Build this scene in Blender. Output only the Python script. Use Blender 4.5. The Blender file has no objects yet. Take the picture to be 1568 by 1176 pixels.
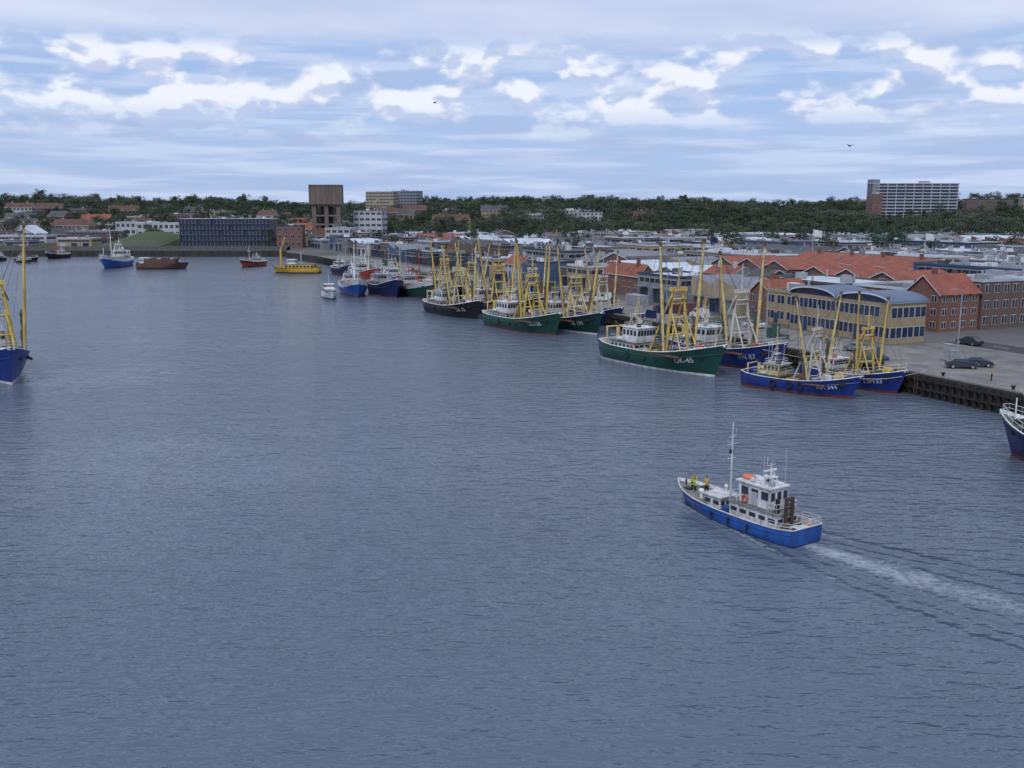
import bpy, math, random
import numpy as np
from mathutils import Vector, Matrix
random.seed(7); rng=np.random.RandomState(5)
scene=bpy.context.scene
R=math.radians
# ------------------------------------------------------------ materials
_M={}
def M(name,col,rough=.6,var=.18,scale=1.5,metal=0,streak=False,spec=.4,dirt=None,bump=0,corr=None):
    if name in _M: return _M[name]
    m=bpy.data.materials.new(name); m.use_nodes=True
    nt=m.node_tree; N=nt.nodes; Lk=nt.links
    b=N['Principled BSDF']; b.inputs['Roughness'].default_value=rough; b.inputs['Metallic'].default_value=metal
    b.inputs['Specular IOR Level'].default_value=spec
    g=N.new('ShaderNodeNewGeometry'); mp=N.new('ShaderNodeMapping'); Lk.new(g.outputs['Position'],mp.inputs[0])
    mp.inputs['Scale'].default_value=(1,1,.18) if streak else (1,1,1)
    n=N.new('ShaderNodeTexNoise'); n.inputs['Scale'].default_value=scale; n.inputs['Detail'].default_value=5; n.inputs['Roughness'].default_value=.65
    Lk.new(mp.outputs[0],n.inputs['Vector'])
    r=N.new('ShaderNodeValToRGB'); Lk.new(n.outputs['Fac'],r.inputs[0])
    d=dirt or [c*(1-var*1.6) for c in col]
    r.color_ramp.elements[0].position=.32; r.color_ramp.elements[0].color=(*d,1)
    r.color_ramp.elements[1].position=.56; r.color_ramp.elements[1].color=(*col,1)
    e=r.color_ramp.elements.new(.75); e.color=(*[min(.9,c*(1+var*.5)) for c in col],1)
    out=r.outputs[0]
    if corr:
        w=N.new('ShaderNodeTexWave'); w.inputs['Scale'].default_value=corr; w.bands_direction='X'
        tc=N.new('ShaderNodeTexCoord'); Lk.new(tc.outputs['Object'],w.inputs['Vector'])
        mx=N.new('ShaderNodeMixRGB'); mx.blend_type='MULTIPLY'; mx.inputs[0].default_value=.35
        Lk.new(out,mx.inputs[1]); Lk.new(w.outputs[0],mx.inputs[2]); out=mx.outputs[0]
    Lk.new(out,b.inputs['Base Color'])
    if bump:
        bp=N.new('ShaderNodeBump'); bp.inputs['Strength'].default_value=bump; Lk.new(n.outputs['Fac'],bp.inputs['Height']); Lk.new(bp.outputs[0],b.inputs['Normal'])
    _M[name]=m; return m
def brick(name,c1,c2,mortar=(.3,.29,.28)):
    if name in _M: return _M[name]
    m=M(name,c1,.8,.2,.6)
    nt=m.node_tree;N=nt.nodes;Lk=nt.links;b=N['Principled BSDF']
    src=b.inputs['Base Color'].links[0].from_socket
    tc=N.new('ShaderNodeTexCoord'); 
    sx=N.new('ShaderNodeSeparateXYZ'); Lk.new(tc.outputs['Object'],sx.inputs[0])
    ad=N.new('ShaderNodeMath'); Lk.new(sx.outputs[0],ad.inputs[0]); Lk.new(sx.outputs[1],ad.inputs[1])
    cb=N.new('ShaderNodeCombineXYZ'); Lk.new(ad.outputs[0],cb.inputs[0]); Lk.new(sx.outputs[2],cb.inputs[1])
    bt=N.new('ShaderNodeTexBrick'); Lk.new(cb.outputs[0],bt.inputs['Vector']); bt.inputs['Scale'].default_value=4
    bt.inputs['Color1'].default_value=(*c1,1);bt.inputs['Color2'].default_value=(*c2,1);bt.inputs['Mortar'].default_value=(*mortar,1)
    mx=N.new('ShaderNodeMixRGB'); mx.inputs[0].default_value=.5; Lk.new(src,mx.inputs[1]); Lk.new(bt.outputs[0],mx.inputs[2]); Lk.new(mx.outputs[0],b.inputs['Base Color'])
    return m
WHITE=M('white_paint',(.68,.71,.75),.45,.16,1.2,streak=True,dirt=(.4,.38,.35))
OFFW=M('cream_paint',(.52,.5,.44),.6,.15,.5,streak=True)
YEL=M('ochre_yellow_paint',(.62,.45,.11),.5,.2,1.5,streak=True,dirt=(.34,.22,.08))
CREAMY=M('buff_mast_paint',(.6,.5,.22),.5,.2,1.5,dirt=(.34,.24,.1))
GREEN=M('hull_green',(.01,.07,.055),.35,.3,.8,streak=True,dirt=(.025,.05,.04))
DGREEN=M('hull_dark_green',(.01,.045,.04),.35,.3,.8,streak=True)
BLUE=M('hull_blue',(.012,.035,.22),.35,.25,.8,streak=True,dirt=(.02,.03,.12))
NAVY=M('hull_navy',(.012,.025,.1),.35,.25,.8,streak=True)
BBLUE=M('hull_bright_blue',(.02,.1,.38),.35,.2,.9,streak=True,dirt=(.025,.06,.2))
BLACK=M('black_paint',(.02,.02,.024),.5,.3,1)
REDP=M('antifoul_red',(.2,.05,.04),.6,.3,1,streak=True)
RED=M('red_paint',(.42,.06,.04),.5,.2,1)
ORANGE=M('orange_cover',(.62,.18,.08),.6,.2,2)
DECK=M('deck_paint',(.2,.21,.2),.75,.3,1.2)
DECKG=M('deck_green',(.08,.12,.1),.75,.3,1.2)
RUST=M('rusty_steel',(.15,.085,.06),.8,.4,2)
STEEL=M('galv_steel',(.36,.38,.42),.5,.2,2,metal=.3)
WIRE=M('steel_wire',(.1,.1,.1),.6,.1,1)
NET=M('net_brown',(.15,.11,.07),.95,.4,5)
NETG=M('net_green',(.05,.12,.11),.95,.4,5)
GLASS=M('window_glass',(.03,.04,.055),.12,.3,.4,spec=.6)
BGLASS=M('blue_glass',(.025,.04,.09),.15,.3,.3,spec=.6)
FRAME=M('window_frame_white',(.55,.56,.58),.5,.1,1)
RUBBER=M('rubber',(.02,.02,.02),.8,.2,3)
# ------------------------------------------------------------ mesh builder
class MB:
    def __init__(s): s.v=[];s.f=[];s.m=[];s.mats=[]
    def mi(s,mat):
        if mat not in s.mats: s.mats.append(mat)
        return s.mats.index(mat)
    def face(s,pts,mat):
        k=len(s.v); s.v+= [tuple(p) for p in pts]; s.f.append(tuple(range(k,k+len(pts)))); s.m.append(s.mi(mat))
    def box(s,c,d,mat,rz=0,ry=0,rx=0):
        k=len(s.v); x,y,z=d[0]/2,d[1]/2,d[2]/2
        rot=Matrix.Rotation(rz,3,'Z')@Matrix.Rotation(ry,3,'Y')@Matrix.Rotation(rx,3,'X') if (rz or ry or rx) else None
        for p in ((-x,-y,-z),(x,-y,-z),(x,y,-z),(-x,y,-z),(-x,-y,z),(x,-y,z),(x,y,z),(-x,y,z)):
            q=rot@Vector(p) if rot else p
            s.v.append((c[0]+q[0],c[1]+q[1],c[2]+q[2]))
        for f in ((3,2,1,0),(4,5,6,7),(0,1,5,4),(1,2,6,5),(2,3,7,6),(3,0,4,7)):
            s.f.append(tuple(k+i for i in f)); s.m.append(s.mi(mat))
    def tube(s,p,q,r,mat,r2=None,n=6,cap=True):
        p=Vector(p);q=Vector(q); d=q-p
        if d.length<1e-6:return
        r2=r if r2 is None else r2
        d.normalize(); a=d.orthogonal().normalized(); b=d.cross(a); k=len(s.v); mi=s.mi(mat)
        for i in range(n):
            t=2*math.pi*i/n; o=a*math.cos(t)+b*math.sin(t)
            s.v.append(tuple(p+o*r)); s.v.append(tuple(q+o*r2))
        for i in range(n):
            j=(i+1)%n; s.f.append((k+2*i,k+2*j,k+2*j+1,k+2*i+1)); s.m.append(mi)
        if cap:
            s.f.append(tuple(k+2*i for i in range(n))[::-1]); s.m.append(mi)
            s.f.append(tuple(k+2*i+1 for i in range(n))); s.m.append(mi)
    def pipe(s,pts,r,mat,n=5):
        for a,b in zip(pts[:-1],pts[1:]): s.tube(a,b,r,mat,n=n,cap=False)
    def ball(s,c,r,mat,sz=(1,1,1),nu=8,nv=5,jit=0):
        k=len(s.v); mi=s.mi(mat)
        for j in range(nv+1):
            ph=math.pi*j/nv
            for i in range(nu):
                th=2*math.pi*i/nu; rr=r*(1+random.uniform(-jit,jit))
                s.v.append((c[0]+rr*sz[0]*math.sin(ph)*math.cos(th),c[1]+rr*sz[1]*math.sin(ph)*math.sin(th),c[2]+rr*sz[2]*math.cos(ph)))
        for j in range(nv):
            for i in range(nu):
                i2=(i+1)%nu; s.f.append((k+j*nu+i,k+(j+1)*nu+i,k+(j+1)*nu+i2,k+j*nu+i2)); s.m.append(mi)
    def torus(s,c,R_,r,mat,axis='y',n=14,m=6):
        k=len(s.v);mi=s.mi(mat)
        for i in range(n):
            a=2*math.pi*i/n
            for j in range(m):
                b=2*math.pi*j/m; rad=R_+r*math.cos(b); h=r*math.sin(b)
                p=(rad*math.cos(a),h,rad*math.sin(a)) if axis=='y' else ((h,rad*math.cos(a),rad*math.sin(a)) if axis=='x' else (rad*math.cos(a),rad*math.sin(a),h))
                s.v.append((c[0]+p[0],c[1]+p[1],c[2]+p[2]))
        for i in range(n):
            for j in range(m):
                s.f.append((k+i*m+j,k+((i+1)%n)*m+j,k+((i+1)%n)*m+(j+1)%m,k+i*m+(j+1)%m)); s.m.append(mi)
    def obj(s,name,parent=None,smooth=False):
        me=bpy.data.meshes.new(name); me.from_pydata(s.v,[],s.f)
        for m in s.mats: me.materials.append(m)
        me.polygons.foreach_set('material_index',s.m)
        if smooth: me.polygons.foreach_set('use_smooth',[True]*len(s.f))
        me.update()
        o=bpy.data.objects.new(name,me); scene.collection.objects.link(o)
        if parent: o.parent=parent
        return o
def empty(name,loc,rz=0):
    e=bpy.data.objects.new(name,None); scene.collection.objects.link(e); e.location=loc; e.rotation_euler=(0,0,rz); e.empty_display_size=.5
    return e
def railing(mb,pts,h,mat,r=.025,closed=False,mid=1):
    for a,b in zip(pts[:-1],pts[1:]):
        a=Vector(a);b=Vector(b);n=max(1,int((b-a).length/1.3))
        for i in range(n+1):
            p=a.lerp(b,i/n); mb.tube(p,p+Vector((0,0,h)),r,mat,n=4,cap=False)
        for k in range(mid+1):
            z=h*(1-k/(mid+1)); mb.tube(a+Vector((0,0,z)),b+Vector((0,0,z)),r,mat,n=4,cap=False)
# ------------------------------------------------------------ people
def person(name,loc,rz,jacket,trousers,hair,lean=.0,arm=.5,parent=None):
    S=M('skin',(.5,.3,.22),.6,.1,3)
    V=[];E=[];Rr=[]
    def add(p,r,par=None):
        V.append(p);Rr.append(r)
        if par is not None:E.append((par,len(V)-1))
        return len(V)-1
    l=lean
    pel=add((0,0,.95),.15); wa=add((.3*l,0,1.12),.135,pel); ch=add((.8*l,0,1.34),.16,wa); nk=add((1.1*l,0,1.5),.06,ch); hd0=add((1.2*l,0,1.58),.085,nk); hd1=add((1.25*l+.015,0,1.68),.1,hd0); add((1.25*l,0,1.76),.06,hd1)
    for sd in (-1,1):
        hp=add((0,.1*sd,.86),.1,pel); kn=add((.05,.12*sd,.49),.065,hp); an=add((0,.13*sd,.09),.048,kn); add((.15,.15*sd,.045),.04,an)
        sh=add((.8*l,.19*sd,1.42),.065,ch); el=add((.8*l+.1*arm,.27*sd,1.14),.05,sh); wr=add((.8*l+.45*arm,.22*sd,.93+.25*arm),.033,el)
        pm=add((.8*l+.45*arm+.06,.215*sd,.9+.25*arm),.03,wr); tip=V[pm]
        for k in range(4):
            o=(k-1.5)*.02; f1=add((tip[0]+.045,tip[1]+o,tip[2]-.015),.009,pm); add((tip[0]+.07-abs(k-1.3)*.006,tip[1]+o,tip[2]-.045),.008,f1)
        t1=add((tip[0]+.01,tip[1]-.035*sd,tip[2]+.0),.01,wr)
    me=bpy.data.meshes.new(name+'_cage'); me.from_pydata(V,E,[]); ob=bpy.data.objects.new(name+'_cage',me); scene.collection.objects.link(ob)
    md=ob.modifiers.new('s','SKIN'); 
    for i,sv in enumerate(me.skin_vertices[0].data): sv.radius=(Rr[i],Rr[i]); sv.use_root=(i==0)
    sb=ob.modifiers.new('u','SUBSURF'); sb.levels=1; sb.render_levels=1
    dg=bpy.context.evaluated_depsgraph_get(); nm=bpy.data.meshes.new_from_object(ob.evaluated_get(dg))
    bpy.data.objects.remove(ob)
    nm.name=name; nm.materials.clear()
    for m in (jacket,trousers,S,hair): nm.materials.append(m)
    for p in nm.polygons:
        c=p.center; mi=0
        if c.z<.93 and abs(c.y)<.2: mi=1
        if c.z<.8: mi=1
        if c.z>1.53: mi=2
        if c.z>1.7 or (c.z>1.6 and c.x<1.25*l-.02): mi=3
        if c.x>.8*l+.45*arm+.0 and abs(c.y)>.15 and .8<c.z<1.25: mi=2
        p.material_index=mi; p.use_smooth=True
    root=empty(name,loc,rz)
    o=bpy.data.objects.new('body',nm); scene.collection.objects.link(o); o.parent=root
    f=MB(); hx=1.25*l+.115
    for sd in(-1,1): f.ball((hx-.01,.035*sd,1.675),.012,BLACK,nu=6,nv=4); f.ball((1.25*l+.01,.1*sd,1.66),.025,S,(.6,.5,1.2),6,4)
    f.ball((hx,0,1.645),.018,S,(1,.8,1.4),6,4); f.box((hx-.012,0,1.605),(.01,.05,.012),RED)
    f.obj('face',root)
    return root
# ------------------------------------------------------------ hull
class Hull:
    def __init__(s,L,B,D,bow=2.0,rake=None,full=1.0,stern=.7):
        s.L=L;s.B=B;s.D=D;s.bow=bow;s.rake=rake if rake is not None else L*.09;s.full=full;s.st=stern
    def zt(s,q):
        t=max(0,(q-.4)/.6); u=max(0,(.3-q)/.3)
        return s.D*(1+(s.bow-1)*t**2.0+.18*u*u)
    def xb(s,z): return s.L/2-s.rake+s.rake*min(1.05,max(-.5,z/(s.D*s.bow)))
    def hb(s,q,z):
        t=min(1,max(0,(z+1)/(s.zt(q)+1)))
        s0=.38+.24*t; p=1.5+1.2*t
        f=1.0 if q<s0 else max(0,1-((q-s0)/(1-s0))**p)
        if q<.16: f*=s.st+(1-s.st)*math.sqrt(max(0,1-((.16-q)/.16)**2))
        f*= .72+.28*min(1,t*1.6) if q<.5 else .72+.28*t**.6
        return s.B/2*f
    def pt(s,q,z,sd=1,k=1.0):
        x=-s.L/2+(s.xb(z)+s.L/2)*q
        return (x*(1 if k==1 else .992),sd*s.hb(q,z)*k,z)
    def s_of(s,x,z): return min(1,max(0,(x+s.L/2)/(s.xb(z)+s.L/2)))
def build_hull(h,parent,mats,deckm,inner,cap,deckdrop=1.0,bootz=.35,strake=None):
    boot,main,top=mats
    mb=MB(); NS=26
    qs=[i/NS for i in range(NS+1)]
    qs=[math.sin(q*math.pi/2)**.9 for q in qs]
    def zs(q):
        T=h.zt(q); st=strake or .28
        a=[-1,0,bootz]; lo=bootz; hi=T*(1-st)
        return a+[lo+(hi-lo)*k for k in(.33,.66,1)]+[hi+(T-hi)*.5,T]
    rowm=[boot,boot,main,main,main,top,top]
    for sd in(1,-1):
        for i in range(NS):
            z0=zs(qs[i]);z1=zs(qs[i+1])
            for j in range(7):
                P=[h.pt(qs[i],z0[j],sd),h.pt(qs[i+1],z1[j],sd),h.pt(qs[i+1],z1[j+1],sd),h.pt(qs[i],z0[j+1],sd)]
                mb.face(P if sd<0 else P[::-1],rowm[j])
    z0=zs(0)
    for j in range(7):
        mb.face([h.pt(0,z0[j],1),h.pt(0,z0[j],-1),h.pt(0,z0[j+1],-1),h.pt(0,z0[j+1],1)],rowm[j])
    o=mb.obj('hull',parent,True)
    import bmesh
    bm=bmesh.new();bm.from_mesh(o.data);bmesh.ops.remove_doubles(bm,verts=bm.verts,dist=.004);bm.to_mesh(o.data);bm.free()
    dk=MB()
    def dz(q): 
        return h.zt(q)-deckdrop if q<.72 else h.zt(q)-deckdrop*.35
    for i in range(NS):
        a,b=qs[i],qs[i+1]
        za,zb=dz(a),dz(b)
        dk.face([h.pt(a,za,1,.985),h.pt(a,za,-1,.985),h.pt(b,zb,-1,.985),h.pt(b,zb,1,.985)],deckm)
        for sd in(1,-1):
            dk.face([h.pt(a,za,sd,.975),h.pt(b,zb,sd,.975),h.pt(b,h.zt(b),sd,.975),h.pt(a,h.zt(a),sd,.975)],inner)
    dk.face([(-h.L/2+.08,h.hb(0,za0)*.97*s_,z_) for s_,z_,za0 in((1,dz(0),dz(0)),(-1,dz(0),dz(0)),(-1,h.zt(0),dz(0)),(1,h.zt(0),dz(0)))],inner)
    dk.obj('deck',parent)
    c=MB(); r=.07*h.B/7+.02
    for sd in(1,-1): c.pipe([h.pt(q,h.zt(q)+.01,sd) for q in qs],r,cap)
    c.tube(h.pt(0,h.zt(0)+.01,1),h.pt(0,h.zt(0)+.01,-1),r,cap)
    for sd in(1,-1): c.pipe([(lambda p:(p[0],p[1]+sd*.02,p[2]))(h.pt(q,h.zt(q)*.72,sd)) for q in qs[:-1]],r*.8,main)
    c.obj('bulwark_rail',parent)
    return dz
def hull_text(h,parent,txt,size,q=.84,sides=(-1,),zf=.62,mat=WHITE):
    cu=bpy.data.curves.new('t','FONT'); cu.body=txt; cu.size=size; cu.align_x='CENTER'; cu.offset=.012*size
    ob=bpy.data.objects.new('t',cu); scene.collection.objects.link(ob)
    dg=bpy.context.evaluated_depsgraph_get(); me=bpy.data.meshes.new_from_object(ob.evaluated_get(dg)); bpy.data.objects.remove(ob)
    for sd in sides:
        m2=me.copy(); zc=h.zt(q)*zf; xc=h.pt(q,zc)[0]
        for v in m2.vertices:
            x=xc+(-sd)*v.co.x; z=zc-size*.35+v.co.y+ (h.zt(h.s_of(x,zc))-h.zt(q))*.6
            y=sd*(h.hb(h.s_of(x,z),z)+.035); v.co=(x,y,z)
        m2.materials.clear(); m2.materials.append(mat)
        o=bpy.data.objects.new('registration_lettering',m2); scene.collection.objects.link(o); o.parent=parent
def cabin(mb,x0,x1,hw,z0,z1,mat,slant=0.0,win=None,roofm=None,nwf=5,nws=4,trim=None):
    pts=lambda z,dx:[(x0,-hw,z),(x1+dx,-hw,z),(x1+dx,hw,z),(x0,hw,z)]
    b=pts(z0,0);t=pts(z1,slant)
    for i in range(4):
        j=(i+1)%4; mb.face([b[i],b[j],t[j],t[i]],mat)
    mb.face(t,roofm or mat)
    mb.box(((x0+x1+slant)/2,0,z1+.05),(x1-x0+slant+.35,2*hw+.35,.1),roofm or mat)
    if win:
        wz0,wz1=win; zc=(wz0+wz1)/2; hh=wz1-wz0
        fx=x1+slant*(zc-z0)/(z1-z0)
        w=2*hw/nwf
        for i in range(nwf): mb.box((fx+.0,-hw+w*(i+.5),zc),(.09,w*.76,hh),GLASS,ry=math.atan2(slant,z1-z0))
        w=(x1-x0)/nws
        for i in range(nws):
            for sd in(1,-1): mb.box((x0+w*(i+.5),sd*hw,zc),(w*.66,.08,hh),GLASS)
        for i in range(3): mb.box((x0,-hw+2*hw/3*(i+.5),zc),(.08,hw*.4,hh),GLASS)
def trawler(name,x,y,ang,L,B,D,hullm,boot=REDP,top=None,mast=YEL,gear='beam',txt=None,boomh=20,sides=(-1,),wm=WHITE,bow=1.9,deckm=DECKG,seed=0,lean=.08,cap=WHITE,trim=None,gcol=None):
    rd=random.Random(seed+int(L*10)); gcol=gcol or mast
    root=empty(name,(x,y,0),ang)
    h=Hull(L,B,D,bow)
    dz=build_hull(h,root,(boot,hullm,top or hullm),deckm,wm if trim is None else trim,cap)
    if txt: hull_text(h,root,txt,D*.43,.80,sides,.58)
    k=L/26
    zd=dz(.25); hb=B/2
    c=MB(); x0=-.38*L; x1=-.14*L+rd.uniform(-.02,.02)*L
    f1=1.5*k
    cabin(c,x0,x1,hb*.74,zd,zd+f1,wm,0,(zd+.9*k,zd+1.25*k),nws=6,roofm=deckm)
    bw=rd.uniform(.48,.58)
    cabin(c,x0+.075*L,x1-.015*L,hb*bw,zd+f1+.1,zd+f1+2.3*k,wm,.3*k,(zd+f1+1.15*k,zd+f1+1.95*k),nwf=6,nws=4,roofm=STEEL if rd.random()<.4 else wm)
    if rd.random()<.5: cabin(c,x0+.015*L,x0+.07*L,hb*.4,zd+f1+.1,zd+f1+1.3*k,rd.choice([wm,mast,hullm]))
    zt=zd+f1+2.4*k
    c.obj('wheelhouse',root)
    d=MB()
    railing(d,[(x0,-hb*.72,zd+f1+.1),(x1,-hb*.72,zd+f1+.1),(x1,hb*.72,zd+f1+.1),(x0,hb*.72,zd+f1+.1),(x0,-hb*.72,zd+f1+.1)],.95,WHITE)
    railing(d,[(x0+.085*L,-hb*bw*.9,zt),(x1-.03*L,-hb*bw*.9,zt),(x1-.03*L,hb*bw*.9,zt),(x0+.085*L,hb*bw*.9,zt),(x0+.085*L,-hb*bw*.9,zt)],.7,WHITE)
    xm=(x0+.09*L+x1-.04*L)/2
    d.tube((xm,0,zt),(xm,0,zt+4.6*k),.14*k,mast,.07*k); d.box((xm+.2,0,zt+2*k),(.25,1.9*k,.2),WHITE); d.box((xm,0,zt+3*k),(.1,1.6*k,.08),WHITE)
    for sd in(1,-1): d.tube((xm,0,zt+3.6*k),(xm-.6*k,sd*1.5*k,zt),.06,mast,n=5)
    d.ball((xm-.6*k,.9*k,zt+.7*k),.4*k,WHITE); d.tube((xm-.6*k,.9*k,zt),(xm-.6*k,.9*k,zt+.5*k),.1,WHITE)
    d.box((xm+.9*k,-.6*k,zt+.3),(.6,.5,.5),rd.choice([BLACK,ORANGE,STEEL]))
    for i in range(6): yy=rd.uniform(-1,1)*hb*.45; xx=xm+rd.uniform(-1.5,1); d.tube((xx,yy,zt),(xx,yy,zt+rd.uniform(2,4.5)*k),.025,WHITE,n=4)
    for sd in(1,-1):
        d.tube((x0+.03*L,sd*hb*.5,zd+f1),(x0+.03*L,sd*hb*.5,zd+f1+2.4*k),.3*k,mast,n=10); d.tube((x0+.03*L,sd*hb*.5,zd+f1+2.4*k),(x0+.0*L,sd*hb*.5,zd+f1+3*k),.16*k,BLACK,n=8)
        d.tube((x0+.06*L,sd*hb*.66,zd+f1+.5*k),(x0+.11*L,sd*hb*.66,zd+f1+.5*k),.3*k,WHITE,n=10)
        d.torus((x1-.02*L,sd*(hb*.74+.08),zd+1.0*k),.33,.08,ORANGE)
    d.obj('wheelhouse_mast_and_rails',root)
    g=MB(); gx=.1*L; zg=dz(.6); gh=boomh*.62
    if gear=='beam':
        for sd in(1,-1):
            g.tube((gx,sd*hb*.66,zg),(gx,sd*hb*.3,gh),.26*k,gcol,.2*k,n=8)
            g.tube((gx-.15*L,sd*hb*.62,zg),(gx-.01*L,sd*hb*.34,gh*.93),.17*k,gcol,.13*k,n=8)
            g.tube((gx+.12*L,sd*hb*.5,zg+.3),(gx,sd*hb*.34,gh*.72),.12*k,gcol,n=6)
            g.box((gx,sd*hb*.3,gh+.2*k),(.8*k,.7*k,.6*k),gcol)
            g.tube((gx+.1,sd*hb*.3,gh-.5),(gx+.1,sd*hb*.5,gh-2.4*k),.12*k,RUST,n=6)
        for f in(.45,.66,.84,1.0):
            w=hb*(.66-.36*max(0,(gh*f-zg)/(gh-zg)))
            g.tube((gx,-w,gh*f),(gx,w,gh*f),.15*k,gcol,n=8)
        g.box((gx,0,gh*.9),(.9*k,hb*.7,.12),gcol); railing(g,[(gx+.4*k,-hb*.33,gh*.91),(gx+.4*k,hb*.33,gh*.91)],.9,gcol)
        g.tube((gx,0,gh),(gx,0,gh+.24*boomh),.13*k,gcol,.06*k,n=8); g.tube((gx,-.8*k,gh+.14*boomh),(gx,.8*k,gh+.14*boomh),.05,gcol)
        for t in range(10):
            z=zg+(gh-zg)*t/10; w=hb*(.66-.34*t/10); g.box((gx+.3*k,w,z),(.05,.4,.05),gcol)
        for sd in (1,-1): g.tube((gx,sd*hb*.28,gh),(xm,sd*.3,zt+3.4*k),.022,WIRE,n=4)
        g.obj('gantry',root)
        bo=MB()
        for sd in(1,-1):
            foot=Vector((gx+.02*L,sd*hb*.86,zg+.4)); top_=Vector((gx+rd.uniform(-1.6,1.8),sd*(hb*.86+boomh*(lean+rd.uniform(-.03,.05))),boomh*rd.uniform(.93,1.02)))
            bo.tube(foot,foot.lerp(top_,.5),.18*k,mast,.26*k,n=8); bo.tube(foot.lerp(top_,.5),top_,.26*k,mast,.13*k,n=8)
            bo.box(top_,(.5*k,.3*k,.6*k),RUST)
            gt=Vector((gx,sd*hb*.3,gh+.3*k))
            for dx in(-.12,.12): bo.tube(top_+Vector((dx,0,0)),gt+Vector((dx,0,0)),.03,WIRE,n=4,cap=False)
            bo.tube(top_,(x0+.2*L,sd*hb*.3,zt+1),.025,WIRE,n=4,cap=False)
            bo.tube(top_,(.46*L,0,h.zt(.97)+.2),.025,WIRE,n=4,cap=False)
            bo.tube(top_,(gx-.05*L,sd*hb*.9,zg+.5),.035,WIRE,n=4,cap=False)
            bo.tube(top_,(gx+.06*L,sd*hb*.9,zg+.5),.035,WIRE,n=4,cap=False)
            a=foot.lerp(top_,.04)+Vector((-.5,0,0)); b_=foot.lerp(top_,rd.uniform(.3,.5))+Vector((-.45,-sd*.2,0))
            pa=a
            for t in range(1,9):
                pb=a.lerp(b_,t/8)+Vector((rd.uniform(-.15,.15),rd.uniform(-.15,.15),0)); bo.tube(pa,pb,rd.uniform(.25,.5)*k,rd.choice([NET,NET,NETG,RUST]),rd.uniform(.2,.45)*k,n=7); pa=pb
            bo.tube((gx-.22*L,sd*hb*.93,zg+.5),(gx+.16*L,sd*hb*.93,zg+.6),.22*k,RUST,n=8)
        bo.obj('outrigger_booms',root)
    else:
        g.tube((gx,0,zg),(gx,0,boomh),.2*k,mast,.1*k,n=8); g.tube((gx,-1.2,boomh*.75),(gx,1.2,boomh*.75),.06,mast)
        g.tube((gx,0,zg+1),(gx-.2*L,0,boomh*.6),.12*k,mast,n=6); g.tube((gx,0,boomh*.95),(gx-.2*L,0,boomh*.6),.03,WIRE,n=4)
        for sd in(1,-1): g.tube((gx,0,boomh*.9),(gx-.06*L,sd*hb*.9,zg+.8),.03,WIRE,n=4)
        g.obj('mast_and_derrick',root)
    s=MB(); sx=-.45*L
    for sd in(1,-1): s.tube((sx,sd*hb*.55,zd),(sx-.1,sd*hb*.5,zd+3.4*k),.15*k,mast,n=6)
    s.tube((sx-.1,-hb*.55,zd+3.4*k),(sx-.1,hb*.55,zd+3.4*k),.15*k,mast,n=6)
    s.tube((sx-.1,0,zd+3.4*k),(xm,0,zt+3.5*k),.02,WIRE,n=4)
    s.obj('stern_gantry',root)
    f=MB()
    zf=dz(.85); 
    cabin(f,.27*L,.33*L,hb*.45,dz(.7),dz(.7)+1.4*k,wm,0)
    f.tube((.38*L,-.7,zf+.5),(.38*L,.7,zf+.5),.35*k,BLACK,n=10)
    f.tube((.41*L,0,zf),(.41*L,0,zf+3.6*k),.09*k,mast,n=6)
    railing(f,[(lambda p:(p[0]*.99,p[1]*.93,p[2]))(h.pt(q,h.zt(q),-1)) for q in(.72,.8,.87,.93,.975)]+[(lambda p:(p[0]*.99,p[1]*.93,p[2]))(h.pt(q,h.zt(q),1)) for q in(.975,.93,.87,.8,.72)],.95,WHITE,.03)
    f.tube((-.06*L,-hb*.5,zg+.8),(-.06*L,hb*.5,zg+.8),.55*k,RUST,n=12)
    f.box((-.06*L,0,zg+.5),(1.4,hb*1.2,.7),mast)
    for i in range(22):
        px=rd.uniform(-.1,.34)*L; py=rd.uniform(-.6,.6)*hb; f.box((px,py,dz(.5+px/L)+.4),(rd.uniform(.4,1.5),rd.uniform(.4,1.2),rd.uniform(.5,1.5)),rd.choice([RUST,mast,WHITE,BBLUE,NETG,STEEL,RED,NET,BLACK]),rz=rd.uniform(0,1))
    for i in range(6): f.ball((rd.uniform(-.1,.25)*L,rd.uniform(-.7,.7)*hb,zg+.5),rd.uniform(.4,.8),rd.choice([NET,NETG,ORANGE]),(1.3,1,.6),jit=.2)
    f.box((.495*L-.25,0,h.zt(.98)*.98),(.25,.9*k,.3),WHITE)
    for sd in(1,-1):
        px,py,pz=h.pt(.9,h.zt(.9)*.72,sd); f.box((px,py+sd*.05,pz),(.8,.25,.5),BLACK,rz=-sd*.5)
        for q in(.35,.5,.6):
            px,py,pz=h.pt(q,1.0,sd); f.torus((px,py+sd*.15,h.zt(q)*.62),.42,.15,RUBBER)
    f.obj('deck_gear',root)
    return root,h
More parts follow.
